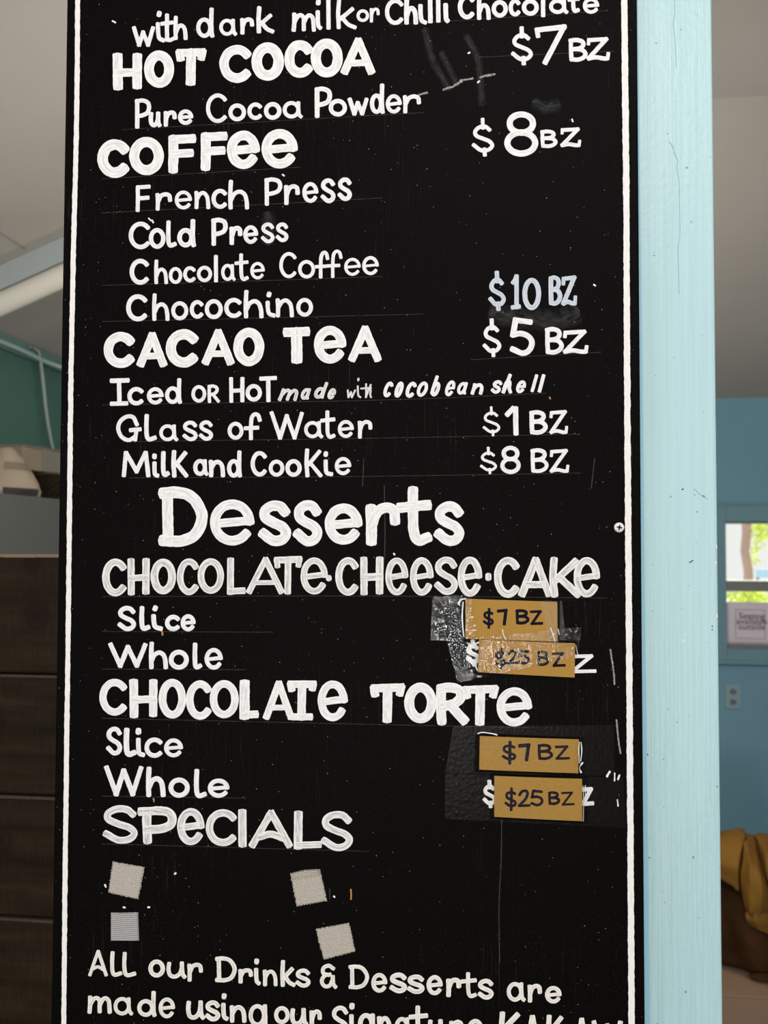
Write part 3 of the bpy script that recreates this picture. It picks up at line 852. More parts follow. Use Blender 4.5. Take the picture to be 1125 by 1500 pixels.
def S_(*p): return ('s', list(p))
def L_(*p): return ('l', list(p))
def A_(*a): return ('a', arc(*a))
def O_(*a): return ('c', arc(*a))
SS = S_((.93, .17), (.72, .02), (.38, .0), (.08, .13), (.08, .33), (.42, .48), (.80, .60), (.98, .78), (.80, .97), (.42, 1.0), (.0, .80))
GL = {
 'o': [O_(.5, .5, .5, .5, -110, 250)], 'O': [O_(.5, .5, .5, .5, -100, 260)], '0': [O_(.5, .5, .5, .5, -100, 260)],
 'c': [A_(.55, .5, .55, .5, -42, -316)], 'C': [A_(.5, .5, .5, .5, -42, -316)],
 'e': [L_((.06, .53), (.97, .45)), A_(.49, .5, .49, .5, -4, -322)],
 'a': [O_(.42, .5, .42, .5, -55, -415), S_((.84, .0), (.85, .5), (.89, .85), (1, 1))],
 'd': [O_(.43, .69, .43, .31, -40, -400), S_((.95, 0), (.93, .5), (.95, .85), (1, 1))],
 'b': [O_(.52, .68, .48, .32, 180, 540), S_((.12, 0), (.05, .4), (.04, .75), (.06, .9))],
 'h': [S_((.04, 0), (.0, .5), (.02, 1)), S_((.04, .72), (.25, .47), (.58, .38), (.86, .5), (.97, .74), (1, 1))],
 'n': [S_((.0, .02), (.03, .5), (.02, 1)), S_((.04, .5), (.28, .14), (.6, .03), (.88, .25), (.98, .6), (1, 1))],
 'm': [S_((.03, .0), (.03, .5), (.0, 1)), S_((.04, .5), (.2, .12), (.38, .05), (.5, .25), (.5, .6), (.5, .97)), S_((.52, .5), (.66, .14), (.82, .06), (.95, .25), (.98, .6), (1, 1))],
 'r': [S_((.03, .04), (.06, .5), (.05, 1)), S_((.08, .5), (.3, .12), (.65, .0), (.95, .1), (1, .40))],
 'u': [S_((.04, .03), (.0, .5), (.1, .88), (.38, 1.0), (.68, .8), (.82, .4), (.84, 0)), S_((.84, 0), (.85, .5), (.90, .85), (1, 1))],
 'i': [S_((.35, .42), (.38, .7), (.5, .92), (.9, 1)), ('dot', [(.5, .02), (.45, .09)])],
 'i~': [S_((.28, .40), (.3, .75), (.45, .95), (1, 1)), ('dot', [(.3, .02), (.28, .10)])],
 'l': [L_((.45, 0), (.55, 1))], 'l~': [S_((.05, 0), (.0, .5), (.08, .88), (.35, 1.0), (1, .93))],
 't': [S_((.46, .0), (.46, .45), (.5, .85), (.68, 1.0), (1, .94)), L_((.0, .34), (1, .29))],
 't-': [S_((.5, .0), (.5, .45), (.5, 1)), L_((.0, .34), (1, .29))],
 's': [SS], 'S': [SS],
 'f': [S_((1, .24), (.9, .05), (.65, .0), (.44, .14), (.38, .5), (.38, 1)), L_((.0, .58), (.85, .56))],
 'w': [L_((0, 0), (.27, 1)), L_((.27, 1), (.48, .25)), L_((.48, .25), (.74, 1)), L_((.74, 1), (1, .0))],
 'W': [L_((0, 0), (.28, 1)), L_((.28, 1), (.5, .12)), L_((.5, .12), (.76, 1)), L_((.76, 1), (1, .02))],
 'k': [S_((.08, 0), (.03, .5), (.06, 1)), L_((.85, .32), (.18, .68)), S_((.25, .62), (.6, .88), (1, 1))],
 'K': [S_((.10, 0), (.06, .5), (.12, 1)), L_((.92, .05), (.22, .55)), S_((.3, .5), (.65, .75), (1, 1))],
 'g': [O_(.45, .3, .45, .3, -40, -400), S_((.95, .0), (.97, .4), (.95, .85), (.6, 1), (.1, .95))],
 '&': [S_((.85, .14), (.5, .0), (.12, .12), (.12, .36), (.5, .44)), S_((.6, .42), (.2, .48), (.0, .74), (.2, .96), (.55, .95), (.78, .7), (.8, .55)), S_((.82, .52), (.85, .85), (1, 1))],
 'H': [L_((.0, 0), (.02, 1)), L_((.98, .0), (.97, .97)), L_((.02, .54), (.98, .52))],
 'M': [L_((.08, 0), (0, 1)), L_((.1, .02), (.52, .82)), L_((.52, .82), (.88, .0)), L_((.90, .0), (1, 1))],
 'T': [L_((0, .03), (1, 0)), L_((.5, .02), (.52, 1))],
 'T^': [L_((0, .03), (1, 0)), L_((.5, .02), (.48, 1)), L_((.0, .04), (.03, .20)), L_((1, .0), (.95, .18))],
 'T#': [L_((0, .0), (1, .0)), L_((.5, .02), (.48, 1)), L_((.02, .02), (.05, .14)), L_((.98, .0), (.95, .12)), L_((.12, 1), (.85, 1))],
 'I': [L_((.45, 0), (.55, 1))], 'I#': [L_((.45, .02), (.48, .98)), L_((.0, .02), (1, .0)), L_((.0, 1), (.92, .98))],
 'A': [L_((.50, 0), (0, 1)), L_((.52, 0), (1, 1)), L_((.24, .73), (.79, .72))],
 'A~': [L_((.50, 0), (0, 1)), L_((.52, 0), (1, 1)), S_((.22, .74), (.5, .66), (.82, .78))],
 'L': [L_((.04, 0), (.02, 1)), L_((.04, .98), (1, .96))],
 'P': [S_((.04, .02), (.05, .5), (.05, 1)), S_((.02, .04), (.45, .0), (.88, .08), (1, .28), (.85, .47), (.5, .56), (.1, .60))],
 'P^': [S_((.18, .03), (.18, .5), (.2, 1)), L_((.0, .03), (.6, .0)), S_((.5, .0), (.85, .04), (1, .25), (.92, .5), (.6, .62), (.2, .64))],
 'F': [S_((.04, .02), (.05, .5), (.03, 1)), L_((.04, .03), (1, .0)), L_((.05, .50), (.90, .47))],
 'D': [L_((.1, .02), (.12, .98)), S_((.0, .02), (.35, .0), (.7, .08), (.95, .35), (.98, .6), (.8, .88), (.45, 1.0), (.0, .99))],
 'G': [S_((.86, .34), (.7, .05), (.42, .0), (.12, .18), (.0, .5), (.15, .85), (.48, 1), (.78, .85)), L_((.58, .58), (1, .54)), L_((.84, .58), (.78, .98))],
 'R': [S_((.06, .02), (.05, .5), (.08, 1)), S_((.04, .04), (.45, .0), (.82, .1), (.85, .32), (.55, .5), (.15, .56)), L_((.42, .52), (1, .98))],
 'B': [S_((.05, .03), (.05, .5), (.08, .97)), S_((.02, .04), (.4, .0), (.78, .08), (.85, .26), (.62, .42), (.12, .48)), S_((.3, .46), (.75, .50), (1, .70), (.85, .9), (.5, 1.0), (.08, .98))],
 'Z': [L_((.0, .03), (.86, .0)), L_((.86, .0), (.08, .97)), L_((.06, .98), (1, .95))],
 'Z$': [L_((.05, .05), (.90, .0)), L_((.90, .0), (.04, .98)), S_((.04, .98), (.4, .92), (.75, .98), (.94, .98)), L_((.05, .05), (.03, .24)), L_((1, .74), (.97, .98))],
 '$': [S_((.85, .29), (.62, .20), (.3, .22), (.08, .34), (.15, .46), (.5, .54), (.85, .62), (1, .74), (.78, .86), (.4, .87), (.0, .72)), L_((.48, 0), (.5, .24)), L_((.58, .84), (.6, 1))],
 '$|': [S_((.92, .24), (.62, .18), (.15, .22), (.1, .40), (.5, .52), (.95, .62), (.9, .78), (.4, .80), (.0, .68)), L_((.58, 0), (.55, 1))],
 '7': [L_((.0, .09), (1, 0)), L_((.98, .0), (.30, 1)), L_((.0, .08), (.04, .26))],
 '7-': [L_((.0, .05), (1, 0)), L_((.96, .0), (.75, 1))],
 '8': [O_(.5, .235, .42, .235, 95, 455), O_(.5, .73, .5, .27, -85, 275)],
 'h/': [L_((.95, 0), (.0, 1)), S_((.10, .80), (.42, .46), (.80, .34), (.92, .50), (.84, .78), (1, 1))],
 '5': [L_((.16, .02), (.92, .08)), L_((.16, .02), (.03, .46)), S_((.03, .46), (.45, .42), (.85, .52), (1, .70), (.85, .92), (.5, 1.0), (.0, .88))],
 '2': [S_((.05, .25), (.3, .02), (.7, .0), (.82, .2), (.6, .55), (.0, .97)), L_((.02, .98), (1, .95))],
 '1': [S_((.0, .24), (.3, .12), (.6, .0)), L_((.88, .0), (.92, 1))],
 '1#': [S_((.05, .2), (.35, .12), (.6, .0)), L_((.62, .0), (.62, 1)), L_((.0, 1), (1, .97))],
 '.': [('dot', [(.5, .45), (.5, .55)])],
}
WF = {'e': 0.90}
def glyph(bm, uvl, ch, x0, y0, x1, y1, w, off, shear=0.0, **kw):
    strokes = GL[ch]
    if ch[-1] == '/': shear = 0.0
    pts = [p for s in strokes for p in s[1]]
    ax0, ax1 = min(p[0] for p in pts), max(p[0] for p in pts); ay0, ay1 = min(p[1] for p in pts), max(p[1] for p in pts)
    w = min(w, (y1 - y0) * 0.9, max((x1 - x0), 2.5))
    m = w * 0.47
    X0, X1, Y0, Y1 = x0 + m, x1 - m, y0 + m, y1 - m
    if X1 < X0: X0 = X1 = (x0 + x1) / 2
    if ch in ('l', 'I'): ax0, ax1 = 0, 1
    def tp(p):
        u = (p[0] - ax0) / max(1e-6, ax1 - ax0); v = (p[1] - ay0) / max(1e-6, ay1 - ay0)
        y = Y0 + (Y1 - Y0) * v
        if shear:
            H = (Y1 - Y0); tot = min(shear * H, (X1 - X0) * 0.72)
            return Vector((X0 + (X1 - X0 - tot) * u + tot * (1 - v), y))
        return Vector((X0 + (X1 - X0) * u, y))
    for i, (mode, P) in enumerate(strokes):
        Q = [tp(p) for p in P]
        ww = w * random.uniform(0.89, 0.98)
        o = off + 0.00002 * i + random.uniform(0, 0.000012)
        bold = w / max(1.0, y1 - y0) > 0.2
        if mode == 'dot':
            ribbon(bm, uvl, [Q[0], Q[1] + Vector((0, 0.3))], ww * 1.12, o, power=2.2, **kw)
        elif mode == 'l':
            wf = 1.0
            if bold and ch in ('A', 'A~', 'H', 'T^', 'T', 'T#', 'e', 'F', 'L') and abs(Q[1].y - Q[0].y) < abs(Q[1].x - Q[0].x): wf = 0.84
            if ch == 'e': wf = 0.80
            if ch == 'A' and bold: wf = 0.82 if i < 2 else 0.66
            if ch in ('Z$', '7', 'T^', 'T#') and (P in (GL[ch][-1][1],) or (ch in ('Z$', 'T^', 'T#') and i in (2, 3, 4) and abs(P[0][1] - P[1][1]) < 0.35 and ch != 'Z$') or (ch == 'Z$' and i == 3)): wf = 0.85
            ribbon(bm, uvl, [Q[0], Q[1]], ww * wf, o, cap=0.92, power=4.5, **kw)
        else:
            Q = crom([tuple(q_) for q_ in Q], 8) if mode == 's' else Q
            ribbon(bm, uvl, Q, ww * (0.9 if (bold and ch in 'ea') else 1.0), o, cap=0.95, power=3.0, closed=(mode == 'c'), **kw)

Z = {'A': (150, 0, 4.5), 'B': (350, 0, 4.5), 'C': (560, 0, 5.625), 'D': (700, 0, 5.625), 'E': (180, 120, 4.5), 'F': (380, 120, 4.5),
     'G': (680, 140, 5.625), 'H': (130, 180, 3.5156), 'I': (180, 250, 5.625), 'J': (360, 250, 5.625), 'K': (180, 360, 5.625), 'L': (370, 360, 5.625),
     'M': (140, 460, 5.1136), 'N': (350, 460, 5.1136), 'O': (400, 530, 5.625), 'P': (550, 530, 4.1667), 'Q': (160, 595, 5.625), 'R': (350, 595, 5.625),
     'S': (690, 590, 7.03), 'T': (690, 390, 5.625), 'U': (220, 700, 4.6875), 'V': (450, 700, 4.6875), 'W': (140, 800, 4.6875), 'X': (360, 800, 4.6875),
     'Y': (580, 800, 7.03), 'Z': (720, 800, 6.6176), 'a': (150, 875, 5.625), 'b': (140, 985, 5.625), 'c': (320, 985, 5.625), 'd': (530, 985, 4.327),
     'e': (140, 1055, 5.625), 'f': (140, 1170, 5.625), 'g': (330, 1170, 5.625), 'h': (120, 1380, 5.625), 'i': (300, 1380, 5.625), 'j': (480, 1380, 5.625),
     'k': (650, 1380, 5.625), 'l': (740, 1440, 5.625), 'm': (620, 870, 5.625), 'n': (740, 870, 5.625), 'o': (690, 1065, 6.25), 'x': (0, 0, 1.0)}

def lettering(name, m, parent, segs, label=None, off=0.0, **kw):
    """segs: (zoom key, stroke width, 'glyph x0 y0 x1 y1 [width]; ...', shear)"""
    bm = bmesh.new(); uvl = bm.loops.layers.uv.new('stroke')
    cnt = 0
    for sg_ in segs:
        key, w_, body = sg_[:3]; shear = sg_[3] if len(sg_) > 3 else 0.0
        ox, oy, s = Z[key]
        for tok in body.split(';'):
            a = tok.split()
            if not a: continue
            v = [float(q_) for q_ in a[1:]]
            wd = v[4] if len(v) > 4 else w_
            glyph(bm, uvl, a[0], ox + v[0] / s, oy + v[1] / s, ox + v[2] / s, oy + v[3] / s, wd / s, off + (cnt % 3) * 0.00001, shear, **kw)
            cnt += 1
    o = obj(name, bm, m, parent)
    if label: o['label'] = label
    return o

# ------------------------------------------------------------------ the menu board
TL, TR = (98.0, 0), (933.3, 0)
BL, BR = (74.4, 1500), (944.8, 1500)
def edge(a, b, py):
    f = py / 1500.0
    return (a[0] + (b[0] - a[0]) * f, py)
board = empty('menu_board', 'black painted wooden menu board with white hand lettering and a thin white border', 'menu board')
bc = B(510, 750); BO = Vector((bc.x, 0.009, bc.z - 0.62))
board.location = BO
LO, HI = 1900, -420
bm = bmesh.new()
fr = [B(*edge(TL, BL, HI)), B(*edge(TR, BR, HI)), B(*edge(TR, BR, LO)), B(*edge(TL, BL, LO))]
V = [bm.verts.new(p - BO) for p in fr] + [bm.verts.new(p - BO + Vector((0, 0.0185, 0))) for p in fr]
for f in ((0, 1, 2, 3), (7, 6, 5, 4), (0, 4, 5, 1), (1, 5, 6, 2), (2, 6, 7, 3), (3, 7, 4, 0)):
    bm.faces.new([V[i] for i in f])
bmesh.ops.bevel(bm, geom=bm.edges[:], offset=0.0012, segments=2, affect='EDGES', profile=0.5)
bmesh.ops.recalc_face_normals(bm, faces=bm.faces)
obj('panel', bm, M_BOARD, board)
KW = dict(org=BO)
def line_part(name, P, w_, m, label=None, off=0.0, jit=0.05, **k):
    if len(P) > 1:
        return [line_part(name, [p], w_, m, label, off, jit, **k) for p in P]
    bm = bmesh.new(); uvl = bm.loops.layers.uv.new('stroke')
    for pl in P:
        ribbon(bm, uvl, crom(pl, 8), w_ if not callable(w_) else w_(pl), off, jit=jit, org=BO, **k)
    o = obj(name, bm, m, board)
    if label: o['label'] = label
    return o
line_part('border_line', [[(114.2, -400), (113.7, 0), (111.8, 200), (108.2, 340), (106.4, 425), (103.6, 580), (101.0, 830), (98.2, 1050), (95.4, 1280), (93.4, 1500), (90, 1850)]], 7.3, M_LINE, jit=0.16)
line_part('border_line', [[(912, -400), (914.6, 0), (916.6, 200), (917.6, 300), (918.4, 500), (919.6, 680), (921.8, 980), (923.4, 1200), (925.2, 1500), (928, 1850)]], 9.2, M_LINE, jit=0.14)

T_ = lambda nm, m, txt, *segs: lettering(nm, m, board, segs, 'white painted lettering reading ' + txt, **KW)
T_('item_lettering', M_ITEM, 'with dark milk or Chilli Chocolate',
   ('A', 29, 'w 195 172 347 310;i 352 72 415 280;t- 380 88 472 278;l~ 412 92 482 278 26;h 468 103 562 266;d 618 50 738 250;a 768 122 890 238;r 908 115 1000 230'),
   ('B', 30, 'k 115 40 235 222;m 347 82 508 212;i 505 -5 550 198;l 568 -12 612 198;k 640 -10 778 195;o 775 62 858 145 22;r 862 50 928 150 22;C 962 -8 1085 165'),
   ('C', 40, 'h 180 -24 295 205;i 295 -62 372 205;l 362 -40 428 195;l 432 -40 490 190;i 503 -64 556 190;C 622 -45 760 160;h 778 -40 895 168;o 900 0 1035 147'),
   ('D', 38, 'c 253 -10 352 137;o 362 -8 502 130;l 512 -60 562 145;a 585 -10 748 118;t 735 -70 842 110;e 862 -22 1003 117'))
T_('heading_lettering', M_HEAD, 'HOT COCOA',
   ('A', 68, 'H 68 345 262 600;O 275 333 472 578;T^ 478 312 692 570;C 770 295 982 547'),
   ('B', 72, 'O 83 280 296 532;C 298 263 488 515;O 472 253 686 512;A 665 240 905 503'))
T_('price_lettering', M_ITEM, '$7 BZ', ('D', 38, '$ 272 215 455 542;7 465 200 735 537 46;B 745 312 905 510;Z$ 893 305 1092 500'))
T_('item_lettering', M_ITEM, 'Pure Cocoa Powder',
   ('E', 30, 'P 78 108 187 310;u 170 195 256 300;r 268 188 355 297;e 362 180 465 285;C 547 75 687 272;o 695 142 812 260;c 820 135 918 252;o 930 133 1045 250'),
   ('F', 30, 'a 152 125 288 243;P 362 30 480 240 34;o 457 112 577 228;w 582 103 720 223;d 728 10 826 212;e 832 80 940 210;r 945 82 1065 210'))
T_('heading_lettering', M_HEAD, 'COFFee', ('H', 56, 'C 45 85 208 283;O 208 72 387 270;F 408 55 560 265;F 575 42 722 252;e 710 38 883 240;e 888 30 1078 237'))
T_('price_lettering', M_ITEM, '$8 BZ', ('G', 34, '$ 62 182 247 505;8 330 130 610 503 54;B 625 280 770 433;Z$ 790 262 967 425'))
T_('item_lettering', M_ITEM, 'French Press',
   ('I', 36, 'F 105 115 232 343;r 268 178 405 332;e 425 162 572 322;n 588 165 720 320;c 730 150 858 315;h 868 75 1040 322'),
   ('J', 38, 'P 152 55 302 292;r 315 112 445 285;e 465 93 600 267;s 617 65 740 265;s 757 58 875 248'))
T_('item_lettering', M_ITEM, 'Cold Press',
   ('I', 40, 'C 47 420 225 648;o 213 472 352 645;l~ 355 408 447 637;d 448 398 602 632;P 727 388 865 622;r 877 455 985 615;e 990 448 1118 606'),
   ('J', 34, 's 125 428 238 598;s 247 428 352 588'))
T_('item_lettering', M_ITEM, 'Chocolate Coffee',
   ('K', 32, 'C 55 107 215 322 40;h 258 113 372 318;o 378 175 490 315;c 497 168 600 303;o 610 165 735 300;l 746 75 787 303 34;a 808 148 932 292;t 918 62 1038 292;e 1048 132 1172 280'),
   ('L', 31, 'C 220 52 362 268;o 375 118 515 270;f 512 42 632 272;f 605 32 742 268;e 753 98 893 250;e 903 85 1040 243'))
T_('item_lettering', M_ITEM, 'Chocochino',
   ('K', 37, 'C 25 398 203 625 44;h 240 390 385 622;o 397 457 540 615;c 550 447 665 602;o 675 440 823 605;c 835 430 978 595;h 995 363 1159 600'),
   ('L', 36, 'i 107 378 192 592;n 190 432 340 592;o 360 430 498 585'))
T_('price_lettering', M_COOL, '$10 BZ', ('T', 39, '$ 142 35 287 372;1# 325 65 413 358;0 422 95 578 362 44;B 637 75 752 325 40;Z$ 742 75 878 325'))
T_('heading_lettering', M_HEAD, 'CACAO TeA',
   ('M', 78, 'C 58 133 295 405;A 303 128 542 408;C 527 115 768 400;A 790 105 1045 393'),
   ('N', 80, 'O -44 100 192 393;T 318 90 545 378 88;e 558 85 808 375;A 812 78 1075 370'))
T_('price_lettering', M_ITEM, '$5 BZ', ('T', 35, '$ 95 428 250 752;5 318 420 525 740 50;B 607 500 765 728 40;Z$ 755 522 970 722 38'))
T_('item_lettering', M_ITEM, 'Iced OR HOT',
   ('M', 34, 'I# 105 480 258 690 36;c 238 547 360 685;e 383 547 512 680;d 520 478 648 675;o 717 532 830 665 30;R 838 527 932 668 27;H 1000 470 1115 668 32'),
   ('N', 32, 'o 50 525 172 655;T 150 463 288 663 35'))
T_('item_lettering', M_THIN, 'made with',
   ('O', 30, 'm 40 218 222 325;a 218 215 322 315;d 328 165 458 305;e 437 215 530 312', 0.35),
   ('O', 16, 'w 597 228 684 300', 0.2), ('O', 17, 'i 690 132 728 300;t- 718 176 815 300;h/ 756 182 815 300'))
T_('item_lettering', M_ITEM, 'cocobean shell',
   ('P', 23, 'c 40 120 114 218;o 108 120 180 220;c 175 122 255 220;o 243 120 330 215;b 330 82 415 212;e 415 112 497 212;a 490 122 572 202;n 580 130 668 202;s 700 112 780 195;h/ 770 72 834 195;e 850 112 927 193;l 940 75 1000 187;l 985 75 1042 189', 0.3))
T_('item_lettering', M_ITEM, 'Glass of Water',
   ('Q', 36, 'G 57 68 270 297;l~ 287 62 395 293 40;a 410 147 572 292;s 603 120 730 288;s 738 117 857 285;o 975 128 1107 277'),
   ('R', 36, 'f 38 50 188 282;W 253 40 535 277;a 535 120 697 267;t 667 32 798 272;e 812 112 950 265;r 978 113 1100 270'))
T_('price_lettering', M_ITEM, '$1 BZ', ('S', 40, '$ 120 35 302 348 30;1 347 32 490 342 58;B 597 75 792 330 50;Z$ 805 75 1003 322'))
T_('item_lettering', M_ITEM, 'Milk and Cookie',
   ('Q', 38, 'M 103 367 340 588;i~ 355 388 415 590 38;l~ 425 367 502 587 42;K 512 360 652 590;a 690 433 822 577 40;n 820 440 955 588;d 970 362 1095 590'),
   ('R', 36, 'C 97 370 230 580;o 245 440 375 582;o 383 437 517 582;K 540 347 690 588;i~ 698 370 778 577;e 788 417 928 570'))
T_('price_lettering', M_ITEM, '$8 BZ', ('S', 40, '$ 92 452 268 738 30;8 300 442 513 735 48;B 610 468 800 725 44;Z$ 808 475 1015 722'))
T_('heading_lettering', M_HEAD, 'Desserts',
   ('U', 84, 'D 52 60 392 473;e 407 145 720 468 78;s 743 158 968 465 74'),
   ('V', 78, 's -98 155 105 467 74;e 117 173 382 462;r 400 167 640 470;t 605 52 862 467;s 868 162 1082 467'))
T_('heading_lettering', M_THIN, 'CHOCOLATe CHeese CAKe',
   ('W', 54, 'C 45 85 213 345;H 218 78 372 343;O 377 85 553 333 58;C 557 83 710 338 50;O 700 83 882 328 50;L 902 75 1035 338 50'),
   ('X', 54, 'A 0 70 268 335;T^ 190 68 392 335 48;e 373 75 567 335;. 553 198 592 240 36;C 613 75 775 342;H 785 68 945 342;e 955 75 1120 342'),
   ('Y', 76, 'e 143 113 390 512;s 393 110 640 500;e 635 107 890 523 80;. 925 275 985 355 56'),
   ('Z', 76, 'C 25 105 270 500;A 263 103 590 497;K 560 100 870 503;e 795 105 1053 498'))
T_('item_lettering', M_ITEM, 'Slice under the cheese cake', ('a', 40, 'S 125 72 278 277;l~ 305 70 397 277;i 403 65 500 277;c 515 143 640 280;e 643 138 770 282'))
T_('item_lettering', M_ITEM, 'Whole under the cheese cake', ('a', 42, 'W 48 370 372 582;h 382 362 542 595;o 547 432 712 597;l~ 742 370 825 597;e 840 415 995 598'))
T_('price_lettering', M_ITEM, 'a half covered $ left of the lower cheese cake card', ('m', 36, '$ 350 372 470 600'))
T_('price_lettering', M_ITEM, 'a half covered Z right of the lower cheese cake card', ('n', 32, 'Z 520 497 755 655'))
T_('heading_lettering', M_HEAD, 'CHOCOLATe TORTe',
   ('b', 66, 'C 30 52 260 357;H 278 48 512 382 76;O 520 53 745 380;C 745 65 955 390;O 940 63 1180 378'),
   ('c', 78, 'L 175 55 345 395 84;A 360 58 632 400;T# 557 62 820 402 76;e 813 62 1070 407'),
   ('d', 64, 'T^ 48 65 280 325;O 270 65 473 322;R 470 65 678 338;T^ 630 75 873 342;e 850 90 1083 347'))
T_('item_lettering', M_ITEM, 'Slice under the torte', ('e', 40, 'S 87 55 220 288;l~ 232 60 340 303 46;i~ 333 62 412 305 42;c 403 142 552 310;e 563 148 722 308'))
T_('item_lettering', M_ITEM, 'Whole under the torte', ('e', 44, 'W 70 370 395 628;h 415 380 577 635;o 600 472 777 640;l~ 810 398 920 645;e 922 478 1105 642'))
T_('price_lettering', M_ITEM, 'a half covered $ left of the lower torte card', ('o', 40, '$ 105 480 235 745'))
T_('price_lettering', M_ITEM, 'a half covered Z right of the lower torte card', ('o', 40, 'Z 1000 550 1130 722'))
T_('heading_lettering', M_THIN, 'SPeCIALS',
   ('f', 64, 'S 57 55 350 370;P^ 340 62 668 378 78;e 668 72 903 388 76'),
   ('g', 66, 'C -162 85 95 392;I 100 80 182 405 72;A~ 195 90 555 410 64;L 565 95 805 422 72;S 785 102 1055 430'))
T_('note_lettering', M_NOTE, 'All our Drinks & Desserts are',
   ('h', 36, 'A~ 52 63 213 283 30;l~ 232 72 335 287;l~ 332 78 450 290;o 547 143 685 293 40;u 697 157 862 302;r 868 170 997 327'),
   ('i', 38, 'D 83 117 262 332;r 275 215 397 343;i 405 133 462 357;n 478 225 600 365 35;k 622 145 750 370;s 745 218 873 375;& 948 178 1092 385 34'),
   ('j', 42, 'D 170 185 340 388 36;e 357 252 495 420;s 508 253 655 420;s 653 268 800 427;e 813 270 950 440;r 975 293 1100 455'),
   ('k', 40, 't 135 245 275 463 36;s 278 303 413 473;a 517 327 677 493;r 690 343 810 500;e 833 360 973 508'))
T_('note_lettering', M_NOTE, 'made using our signature, running off below',
   ('h', 38, 'm 45 438 247 592;a 258 450 425 607;d 455 400 615 617;e 630 455 770 630;u 858 478 1015 640'),
   ('i', 38, 's 2 482 128 652 40;i 135 420 197 648;n 205 518 343 665;g 360 510 515 800;o 570 527 700 677;u 703 540 850 690;r 862 555 965 720'),
   ('j', 40, 'S 30 525 175 770;i 177 500 234 760;g 250 585 390 860;n 407 608 530 780;a 550 615 690 785;t 665 520 830 790;u 823 632 965 810;r 1000 640 1120 820'),
   ('k', 42, 'e 190 632 330 820;K 455 568 640 830 48;A 670 598 790 850 46;K 843 595 995 850 44'),
   ('l', 42, 'A 570 283 690 540;W 712 303 968 570'))

# chalk smears, scratches and pencilled guide lines on the black paint
line_part('chalk_smudge', [[(623, 46), (634, 88), (656, 128)]], 13, M_SMEAR, 'faint grey chalk smear', 0.0, jit=0.2)
line_part('chalk_smudge', [[(648, 80), (660, 105), (668, 122)]], 12, M_SMEAR, 'faint grey chalk smear', 0.0, jit=0.2)
line_part('chalk_smudge', [[(685, 56), (700, 88), (706, 150)]], 13, M_SMEAR, 'faint grey chalk smear', 0.0, jit=0.2)
line_part('chalk_smudge', [[(788, 153), (800, 158), (812, 155)]], 22, M_SMEAR, 'faint grey chalk smear', 0.0, jit=0.3)
line_part('chalk_smudge', [[(393, 319), (394, 330), (393, 350)]], 22, M_SMEAR, 'faint grey chalk smear', 0.0, jit=0.3)
line_part('chalk_smudge', [[(730, 462), (760, 466), (815, 470), (835, 462)]], 36, M_SMEAR, 'faint grey chalk smear', 0.0, jit=0.3)
line_part('chalk_streak', [[(614, 139), (625, 136)], [(650, 131.5), (658, 128.5), (664, 127)], [(666, 125), (676, 119.5)], [(675, 118), (692, 115)], [(704, 113.5), (712, 111), (724, 109)]], 4.2, M_CHALK, 'bright slanting chalk streak', 0.0, jit=0.5)
line_part('scratch', [[(894, 952), (899, 985), (900, 1002)], [(903, 1055), (906, 1085), (909, 1103)]], 3.2, M_CHALK, 'pale scratch near the right border', jit=0.4)
line_part('scratch', [[(735, 1200), (734, 1260), (731, 1330), (732, 1410)], [(563, 712), (564, 790), (562, 830)], [(533, 672), (531, 712)], [(871, 672), (866, 715)], [(483, 1302), (483, 1316)]], 2.0, M_GUIDE, 'fine upright scratch', jit=0.4)
guides = [[(150, 312), (380, 300), (560, 290)], [(150, 418), (360, 412), (560, 405)], [(150, 471), (380, 466), (620, 460)], [(150, 593), (560, 586), (800, 576)],
          [(180, 647), (540, 642), (850, 636)], [(190, 700), (520, 698), (850, 693)], [(150, 874), (520, 873), (890, 876)], [(150, 925), (400, 926)], [(150, 980), (360, 981)],
          [(150, 1052), (500, 1060), (780, 1066)], [(150, 1166), (360, 1169)], [(150, 1236), (540, 1247)], [(690, 527), (880, 516)], [(700, 84), (900, 75)], [(570, 37), (890, 16)], [(180, 190), (620, 165)], [(150, 262), (440, 245)]]
line_part('guide_line', guides, 1.1, M_GUIDE, 'thin pencilled guide lines under the lettering', jit=0.3)
flecks = [[(165, 31), (169, 33)], [(218, 320), (221, 323)], [(223, 323), (224.5, 326)], [(414, 256), (416, 257.5)], [(181, 1329), (183, 1329.5)], [(217, 1329), (219, 1329)],
          [(154, 1296), (155, 1299)], [(256, 1280), (257.5, 1279)], [(838, 175), (839, 178)], [(870, 417), (872, 418.5)], [(577, 811), (578, 812.5)], [(489, 1313), (490, 1314)], [(700, 121), (702, 119)], [(686, 78), (688, 77)]]
line_part('paint_fleck', flecks, 2.6, M_LINE, 'tiny white paint flecks', jit=0.3)
M_ORG = mat('bare_wood_nick', (0.42, 0.20, 0.05), 0.8)
line_part('wood_nick', [[(514, 1303), (514.6, 1310), (514, 1317)], [(237.5, 925), (238, 930)], [(225, 1170), (225.5, 1174)], [(805, 582), (806, 584)]], 2.4, M_ORG, 'bare orange wood nick', jit=0.4)

